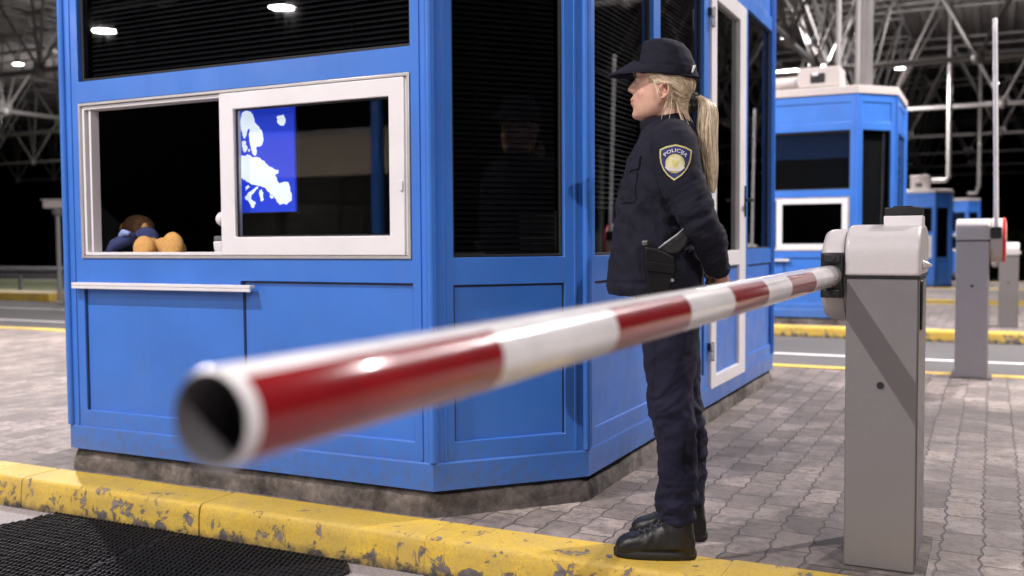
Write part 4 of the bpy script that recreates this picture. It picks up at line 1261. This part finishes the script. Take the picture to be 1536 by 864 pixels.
# ------------------------------------------------------------- smaller things
# rubber mats at the foot of the kerb
def mat_piece(poly, label):
    x0 = sum(p[0] for p in poly)/len(poly); y0 = sum(p[1] for p in poly)/len(poly)
    root = empty('rubber_mat', (x0, y0, -.14), 0, label, 'rubber mat', 'rubber mats beside the kerb')
    P = [(x-x0, y-y0) for x, y in poly]
    mb = MB(); mb.prism(P, lambda u, v, d: (u, v, d), .002, .016); mb.build('sheet', RUBBER, root, bevel=.004)
    def inside(x, y):
        c = False; n = len(P)
        for i in range(n):
            (xa, ya), (xb, yb) = P[i], P[i-1]
            if (ya > y) != (yb > y) and x < (xb-xa)*(y-ya)/(yb-ya)+xa: c = not c
        return c
    mb = MB(); rnd = random.Random(5); st = .0225; j = 0; y = -1.5
    while y < 1.5:
        x = -1.5+(st/2 if j % 2 else 0)
        while x < 1.5:
            if all(inside(x+dx, y+dy) for dx, dy in ((.012, 0), (-.012, 0), (0, .012), (0, -.012))):
                r = .0075; h = .016+rnd.uniform(.007, .0095); b = len(mb.v)
                ang = .35
                for rr, hh in ((r, .0155), (r*.72, h)):
                    for k in range(6):
                        q = ang+math.pi*k/3; mb.v.append((x+rr*.95*math.cos(q)+.35*rr*math.sin(q)*(1 if j % 2 else -1), y+rr*2.0*math.sin(q), hh))
                for k in range(6):
                    n = (k+1) % 6; mb.f.append((b+k, b+n, b+6+n, b+6+k)); mb.m.append(0)
                mb.f.append(tuple(b+6+k for k in range(6))); mb.m.append(0)
            x += st
        y += .030; j += 1
    o = mb.build('tread', RUBBER, root, merge=0, smooth=False)
    o['kind'] = 'stuff'
    return root
mat_piece([(-3.735, 2.70), (-3.655, 2.945), (-2.962, 2.945), (-2.915, 2.30), (-3.10, 2.20)], 'black studded rubber mat with a cut corner, left one against the yellow kerb')
mat_piece([(-2.955, 2.945), (-2.13, 2.945), (-2.06, 2.865), (-2.06, 2.20), (-2.905, 2.26)], 'black studded rubber mat ending in a point, right one against the yellow kerb')

# map screen just inside the sliding sash
MX0, MX1, MZ0, MZ1, MY = -2.950, -2.588, 1.180, 1.612, 3.255
root = empty('map_screen', ((MX0+MX1)/2, MY, MZ0), 0, 'glowing blue screen with a white map of Europe behind the sliding pane', 'screen')
SBLUE = emitter('screen_blue', (.022, .070, .86), .68); SWHITE = emitter('screen_white', (.86, .93, 1.0), 1.3)
cx_ = (MX0+MX1)/2
mb = MB(); mb.box(MX0-cx_, MX1-cx_, 0, .012, 0, MZ1-MZ0); mb.build('display', SBLUE, root)
mb = MB(); mb.box(MX0-cx_-.004, MX1-cx_+.004, .0125, .03, -.004, MZ1-MZ0+.004); mb.build('back_case', BLACK, root, bevel=.003)
def px2(x, y):   # map drawing units -> local
    return ((-2.866+(x-80)*(.275/262))-cx_, (1.606-(y-140)*(.420/478))-MZ0)
LAND_AND_GLINT = [[(85,150),(96,140),(112,138),(126,142),(138,155),(146,172),(150,190),(160,205),(172,216),(182,232),(190,250),(193,270),(191,292),(183,308),(172,312),(163,310),(157,318),(160,332),(158,348),(150,356),(140,348),(134,338),(130,320),(124,300),(121,280),(120,262),(124,240),(125,226),(118,226),(110,238),(106,256),(100,270),(92,266),(86,254),(82,230),(79,200),(80,170)],
        [(84,282),(97,280),(106,288),(104,300),(112,312),(108,328),(98,336),(88,326),(83,306)], [(116,318),(124,322),(122,334),(114,332)],
        [(62,360),(85,350),(98,352),(110,345),(124,350),(140,362),(158,360),(175,366),(186,378),(200,386),(212,398),(226,411),(240,418),(252,424),(268,428),(266,442),(254,446),(250,456),(258,466),(262,480),(272,492),(284,488),(300,484),(314,486),(318,498),(324,510),(328,536),(330,560),(324,578),(312,584),(300,592),(284,588),(268,590),(256,578),(248,562),(238,548),(224,542),(212,528),(204,516),(192,506),(178,502),(164,500),(148,494),(130,490),(112,480),(96,468),(82,460),(68,452),(60,420)],
        [(92,548),(104,540),(118,526),(134,516),(150,504),(166,498),(160,512),(148,522),(136,536),(126,548),(124,560),(134,566),(144,572),(150,580),(142,588),(140,600),(132,604),(124,598),(116,580),(106,566),(96,560)],
        [(170,520),(182,516),(188,532),(186,548),(190,566),(180,574),(172,570),(170,550),(166,536)], [(222,542),(234,548),(240,560),(230,562),(220,552)], [(96,500),(112,492),(120,500),(108,512),(98,520)],
        [(262,176),(280,172),(296,168),(304,186),(306,208),(296,222),(280,220),(264,204)]]  # this outline is a blurred lamp reflection painted white, not land
def jag(P, r, n=2):
    for q in range(n):
        out = []
        for a, b in zip(P, P[1:]+P[:1]):
            L = math.hypot(b[0]-a[0], b[1]-a[1]); k = r.uniform(-.17, .17)*(1 if L > 3 else 0)
            out += [a, ((a[0]+b[0])/2-(b[1]-a[1])*k, (a[1]+b[1])/2+(b[0]-a[0])*k)]
        P = out
    return P
rj = random.Random(4)
LAND_AND_GLINT = [jag(list(p), rj) for p in LAND_AND_GLINT]
from mathutils.geometry import tessellate_polygon
mb = MB()
for poly in LAND_AND_GLINT:
    P3 = [Vector((px2(x, y)[0], -.0015, px2(x, y)[1])) for x, y in poly]
    mb.add(P3, tessellate_polygon([P3]))
me = mb.mesh('land_and_glint', merge=0, smooth=False); me.materials.append(SWHITE)
o = bpy.data.objects.new('land_and_glint', me); COL.objects.link(o); o.parent = root

# soft toy lying on the counter in the open half of the window
PL = simple('plush_tan', (.55, .30, .09), .95, var=.15, scale=60, bmp=.5); PLB = simple('plush_blue', (.025, .035, .11), .95, var=.3, scale=40, bmp=.5); PLH = simple('plush_brown', (.16, .075, .035), .95, var=.4, scale=60, bmp=.6)
PLP = simple('plush_pale_blue', (.22, .30, .55), .9)
tx, ty, tz = -3.415, 3.30, .975
toy = empty('soft_toy', (tx, ty, tz), 0, 'soft toy with two round tan feet and blue clothes lying in the open serving window', 'soft toy')
mb = MB(); rings = []
for k, (u, rx, rz) in enumerate(((0, .02, .02), (.03, .07, .06), (.09, .092, .078), (.17, .085, .075), (.24, .06, .055), (.27, .02, .02))):
    rings.append([(-.13-u*.62+rx*.9*math.cos(q)*.8, .07+u*.55+rx*math.cos(q)*.3, .078+rz*math.sin(q)) for q in [2*math.pi*i/20 for i in range(20)]])
mb.loft(rings); mb.build('torso', PLB, toy, angle=80)
for dx, dz in ((-.062, .0), (.112-.0, .006)):
    mb = MB(); mb.ball((dx, -.012, .052+dz), (.060, .035, .060+dz*1.6), 24, 14); mb.tube([(dx, .01, .048), (dx*.4-.09, .085, .055)], [.045, .050], 14, round_ends=True); mb.build('leg', PL, toy, angle=80)
mb = MB(); mb.ball((-.345, .22, .150), (.080, .075, .068), 20, 12); hd_ = mb.build('head', PLH, toy, angle=80)
for dx in (-.07, .06):
    mb = MB(); mb.ball((-.345+dx, .20, .150), (.022, .025, .030), 12, 8); mb.build('ear', PL, hd_, angle=80)
mb = MB(); mb.tube([(-.19, .02, .10), (-.25, -.005, .07), (-.29, .0, .03)], [.035, .032, .028], 12, round_ends=True); mb.build('arm', PLB, toy, angle=80)
mb = MB(); mb.tube([(-.215, -.005, .115), (-.19, -.012, .128), (-.165, -.008, .125)], [.012, .016, .010], 10, round_ends=True); mb.build('collar', PLP, toy, angle=80)
# white telephone-like desk set at the edge of the sash
ds = empty('desk_lamp', (-3.005, 3.335, .985), 0, 'small white desk lamp with grey topped base and round head beside the sliding sash', 'lamp')
mb = MB(); mb.loft([[(x*k, y*k, z) for x, y in ((-.065, -.045), (.065, -.045), (.065, .045), (-.065, .045))] for k, z in ((.92, .001), (1.0, .075))]); mb.build('base', WHITE, ds, bevel=.006)
mb = MB(); mb.box(-.062, .062, -.043, .043, .0755, .098); mb.build('base_top', simple('grey_plastic', (.12, .12, .125), .45), ds, bevel=.006)
mb = MB(); mb.tube([(.0, .0, .098), (.01, .0, .15), (.012, .0, .19)], .009, 10); mb.build('stem', BLACK, ds)
mb = MB(); mb.ball((-.028, -.012, .172), (.036, .036, .034), 20, 12); mb.build('lamp_head', WHITE, ds)
# papers and boxes standing inside the windows
def carton(name, loc, size, rz, m, lab):
    mb = MB(); a, b, c = size; mb.box(-a/2, a/2, -b/2, b/2, 0, c); mb.box(-a/2-.002, a/2+.002, -b/2-.002, b/2+.002, c*.82, c+.002)
    o = mb.build(name, m, bevel=.004); o.location = loc; o.rotation_euler = (0, 0, rz); tag(o, lab, 'box')
GREYCARD = simple('grey_card', (.33, .31, .28), .8)
carton('lit_patch_box', (-1.72, 4.02, .985), (.22, .42, .19), 0, GREYCARD, 'pale grey box standing in for a lit patch inside the door side window')  # made-up pale box standing in for the lit patch of the interior
carton('file_box', (-1.68, 7.02, .992), (.18, .36, .10), 0, GREYCARD, 'flat grey file box on the sill of the narrow window right of the door')
mb = MB(); mb.box(-1.90-.0, -1.55, 3.86, 7.25, .945, .985); o = mb.build('side_counter', DARKIN); o.location = (0, 0, 0)
o.parent = booth; o.location = (-BO[0], -BO[1], 0)
# narrow paper strip on the chamfer sill
c = Face(CORN[1], CORN[2], (0, 0, 0)); mb = MB(); c.box(mb, .10, .235, .993, 1.008, -.085, -.055); o = mb.build('paper_stack', OFFWHITE, bevel=.002); tag(o, 'thin pale paper stack lying at the foot of the corner window', 'papers')

# roof equipment and pipes on the far booths
def ac_unit(loc, sx, sy, sz, lab):
    root = empty('rooftop_unit', loc, 0, lab, 'rooftop unit', 'rooftop units')
    mb = MB(); mb.box(-sx/2, sx/2, -sy/2, sy/2, .03, sz); mb.build('casing', OFFWHITE, root, bevel=.012)
    mb = MB()
    for k in range(7): mb.box(-sx*.20, sx*.14, -sy/2-.012, -sy/2-.001, .09+k*.018, .10+k*.018)
    mb.build('grille', BLACK, root)
    mb = MB(); mb.box(-sx*.16, -sx*.02, -sy/2-.018, -sy/2-.013, sz*.62, sz*.76); mb.build('name_plate', WHITE, root)
    mb = MB(); mb.box(-sx*.45, -sx*.35, -sy*.4, sy*.4, 0, .03); mb.box(sx*.35, sx*.45, -sy*.4, sy*.4, 0, .03); mb.build('foot', STEEL, root)
def duct(loc, pts, r, lab, m=None):
    root = empty('service_pipe', loc, 0, lab, 'pipe', 'pipes rising from the booth roofs')
    mb = MB(); mb.tube(pts, r, 14); mb.build('pipe', m or TUBE, root)
    for i in (0.35, .75):
        mb = MB()
        a = Vector(pts[-2]).lerp(Vector(pts[-1]), i); mb.lathe([(r*1.25, -.03), (r*1.25, .03)], a, 'Z', 14)
        mb.build('clamp', STEEL, root)
z2 = 3.128-.10
ac_unit((-2.09, 13.75, z2), .54, .5, .29, 'pale grey box unit on the roof of the second booth')
duct((-1.62, 14.6, z2), [(-.25, .3, .12), (-.05, .05, .10), (0, 0, .2), (0, 0, 6.3)], .085, 'thick galvanised pipe rising from the second booth roof', TUBE)
duct((-2.05, 15.0, z2), [(.25, .2, .1), (.05, 0, .25), (0, 0, .5), (0, 0, 6.2)], .04, 'thin bent pipe left of the thick one on the second booth roof')
duct((-1.85, 15.6, z2), [(.2, .2, .1), (.0, 0, .2), (0, 0, .5), (0, 0, 6.2)], .05, 'straight thin pipe just left of the thick one on the second booth roof')
duct((-2.9, 13.9, z2), [(-.4, 0, .16), (.2, 0, .16), (.45, 0, .16), (.65, 0, .16)], .09, 'pinkish horizontal pipe beside the box unit on the second booth roof', OFFWHITE)
ac_unit((-2.1, 33.9, 2.60), .55, .6, .45, 'small pale box unit on the roof of the distant booth')
duct((-1.30, 34.6, 2.63), [(-.5, 0, .3), (-.1, 0, .3), (0, 0, .4), (0, 0, 6.6)], .075, 'grey pipe with an elbow rising from the distant booth roof', TUBE)
duct((-.55, 44.6, 2.7), [(-.4, 0, .2), (-.1, 0, .2), (0, 0, .5), (0, 0, 5.4)], .08, 'grey pipe rising from the farthest booth roof', TUBE)

# camera post far left, guard rail, kerb block
pole = empty('camera_post', (-18.55, 15.1, sag(15.1)-.14), R(20), 'grey post with a boxy camera head standing across the road at the left', 'camera post')
mb = MB(); mb.lathe([(.09, 0), (.09, .03), (.05, .04), (.046, 1.95)], n=18); mb.build('post', TUBE, pole)
mb = MB(); mb.box(-.26, .22, -.14, .14, 2.10, 2.27); mb.box(-.30, .26, -.17, .17, 2.272, 2.295); mb.build('camera_housing', OFFWHITE, pole, bevel=.02)
mb = MB(); mb.lathe([(.09, 1.94), (.12, 2.0), (.12, 2.098)], n=18); mb.build('bracket', GREYPAINT, pole)
mb = MB(); mb.lathe([(.05, -.27), (.05, -.255)], (0, 0, 2.18), 'X', 16); mb.build('camera_lens', BLACK, pole)
gr = empty('guard_rail', (-30, 20.5, sag(20.5)-.14), R(0), 'low steel guard rail running along the verge at the left', 'guard rail')
prof = [(-.02, .45), (.03, .50), (-.02, .56), (-.02, .62), (.03, .68), (-.02, .74)]
mb = MB(); mb.loft([[(x, -y, z) for y, z in prof] + [(x, -y+.02, z) for y, z in reversed(prof)] for x in (-30, 14)]); mb.build('rail_beam', STEEL, gr, angle=20)
pm = MB(); pm.box(-.05, .05, .0, .08, -.1, .70); pme = pm.mesh('rail_post'); pme.materials.append(STEEL)
for k in range(22):
    o = bpy.data.objects.new('rail_post', pme); COL.objects.link(o); o.parent = gr; o.location = (-29+k*2, .02, 0)
mb = MB(); mb.loft([[(x, y, z) for x, y in ((-1.6*k, -.4*k), (1.6*k, -.4*k), (1.6*k, .4*k), (-1.6*k, .4*k))] for k, z in ((1.0, -.05), (1.0, .16), (.97, .20))])
o = mb.build('kerb_block', KERB, bevel=.02); o.location = (-21.0, 15.9, sag(15.9)-.14); tag(o, 'short yellow painted kerb block across the road at the left edge', 'kerb block')
# dark hedge behind the far lanes at the right
leaf = simple('hedge_leaf', (.035, .06, .02), .8, var=.5, scale=2)
rndh = random.Random(11); mb = MB()
for k in range(5200):
    u = rndh.uniform(-2, 10); c0 = Vector((u, 62+rndh.uniform(-.9, .9)+.3*math.sin(u*2), 0)); hh = 2.6+.6*noise.noise(Vector((u*.7, 3, 0)))
    c0.z = hh*rndh.random()**.7; a = Vector((rndh.gauss(0, 1), rndh.gauss(0, 1), rndh.gauss(0, 1))).normalized(); b_ = a.orthogonal().normalized(); s_ = rndh.uniform(.08, .17)
    mb.add([c0+a*s_, c0+b_*s_*.5, c0-a*s_, c0-b_*s_*.5], [(0, 1, 2, 3)])
hd = mb.build('hedge', leaf, merge=0, smooth=False); hd.location = (0, 0, sag(62)-.1); tag(hd, 'dark green hedge beyond the far lanes at the right', 'hedge')
# building across the lane behind the viewer: seen only mirrored in the glass
tb = empty('terminal_building', (-18, -15.5, -.14), 0, 'glazed terminal building with a beige band and blue columns, mirrored in the sliding window', 'building')
BEIGE = simple('beige_fascia', (.50, .42, .32), .6)
mb = MB(); mb.box(-24, 24, -.3, 0, 3.0, 4.1); mb.build('fascia', BEIGE, tb, bevel=.02)
mb = MB(); mb.box(-24, 24, -6, -.31, 4.1, 4.3); mb.box(-24, 24, -6.2, -6, 0, 4.3); mb.box(-24, 24, -6, -.31, -.02, .02); mb.build('shell', simple('interior_grey', (.45, .43, .40), .8), tb)
mb = MB()
for k in range(25): mb.box(-24+k*2-.05, -24+k*2+.05, -.14, -.04, 0, 3.0)
for z in (.05, 1.1, 2.3): mb.box(-24, 24, -.139, -.041, z, z+.08)
mb.build('glazing_frame', DARKIN, tb)
mb = MB(); mb.box(-24, 24, -.1, -.09, .1, 3.0); mb.build('pane', DGLASS, tb, smooth=False)
for k in range(6):
    mb = MB(); mb.lathe([(.17, 0), (.17, 6.0)], (-20+k*8, 1.0, 0), n=24); mb.build('column', BLUE, tb)
ROOML = emitter('room_light', (1, .93, .8), 6)
for k in range(10):
    mb = MB(); mb.box(-22+k*4.6-.4, -22+k*4.6+.4, -3.2, -2.9, 3.9, 3.95); mb.build('room_light', ROOML, tb)
    if k % 3 == 1:
        ld = bpy.data.lights.new('room_lamp', 'AREA'); ld.shape = 'RECTANGLE'; ld.size = 3.0; ld.size_y = .3; ld.energy = 420; ld.color = (1, .93, .82)
        lo = bpy.data.objects.new('room_lamp', ld); COL.objects.link(lo); lo.parent = tb; lo.location = (-22+k*4.6, -3.05, 3.88)
# ------------------------------------------------------- camera, sky, render
cam = bpy.data.cameras.new('camera'); co_ = bpy.data.objects.new('camera', cam); COL.objects.link(co_)
PITCH, YAW, ROLL = .04729, .45538, -.006464
fwd = Vector((-math.sin(YAW)*math.cos(PITCH), math.cos(YAW)*math.cos(PITCH), -math.sin(PITCH)))
right = Vector((math.cos(YAW), math.sin(YAW), 0)); upv = right.cross(fwd)
r2 = right*math.cos(ROLL)+upv*math.sin(ROLL); u2 = upv*math.cos(ROLL)-right*math.sin(ROLL)
Mx = Matrix((r2, u2, -fwd)).transposed().to_4x4(); Mx.translation = (0, 0, 1.05)
co_.matrix_world = Mx
cam.sensor_width = 36; cam.lens = 36*1472/1536; cam.clip_start = .02; cam.clip_end = 2000
cam.dof.use_dof = True; cam.dof.focus_distance = 3.25; cam.dof.aperture_fstop = 2.3; cam.dof.aperture_blades = 9
scene.camera = co_
w = bpy.data.worlds.new('World'); scene.world = w; w.use_nodes = True
nt = w.node_tree; sk = nt.nodes.new('ShaderNodeTexSky'); sk.sky_type = 'NISHITA'; sk.sun_disc = False
sk.sun_elevation = R(-4); sk.sun_rotation = R(200)
nt.links.new(sk.outputs[0], nt.nodes['Background'].inputs[0]); nt.nodes['Background'].inputs[1].default_value = .05
vs_ = scene.view_settings; vs_.view_transform = 'Standard'; vs_.look = 'None'; vs_.exposure = -.26; vs_.gamma = 1; vs_.use_curve_mapping = False
cy_ = scene.cycles; cy_.use_denoising = True; cy_.max_bounces = 8; cy_.transparent_max_bounces = 16; cy_.sample_clamp_indirect = 4.0
cy_.glossy_bounces = 4; cy_.diffuse_bounces = 3; cy_.caustics_reflective = False; cy_.caustics_refractive = False
try: cy_.denoiser = 'OPENIMAGEDENOISE'
except Exception: pass
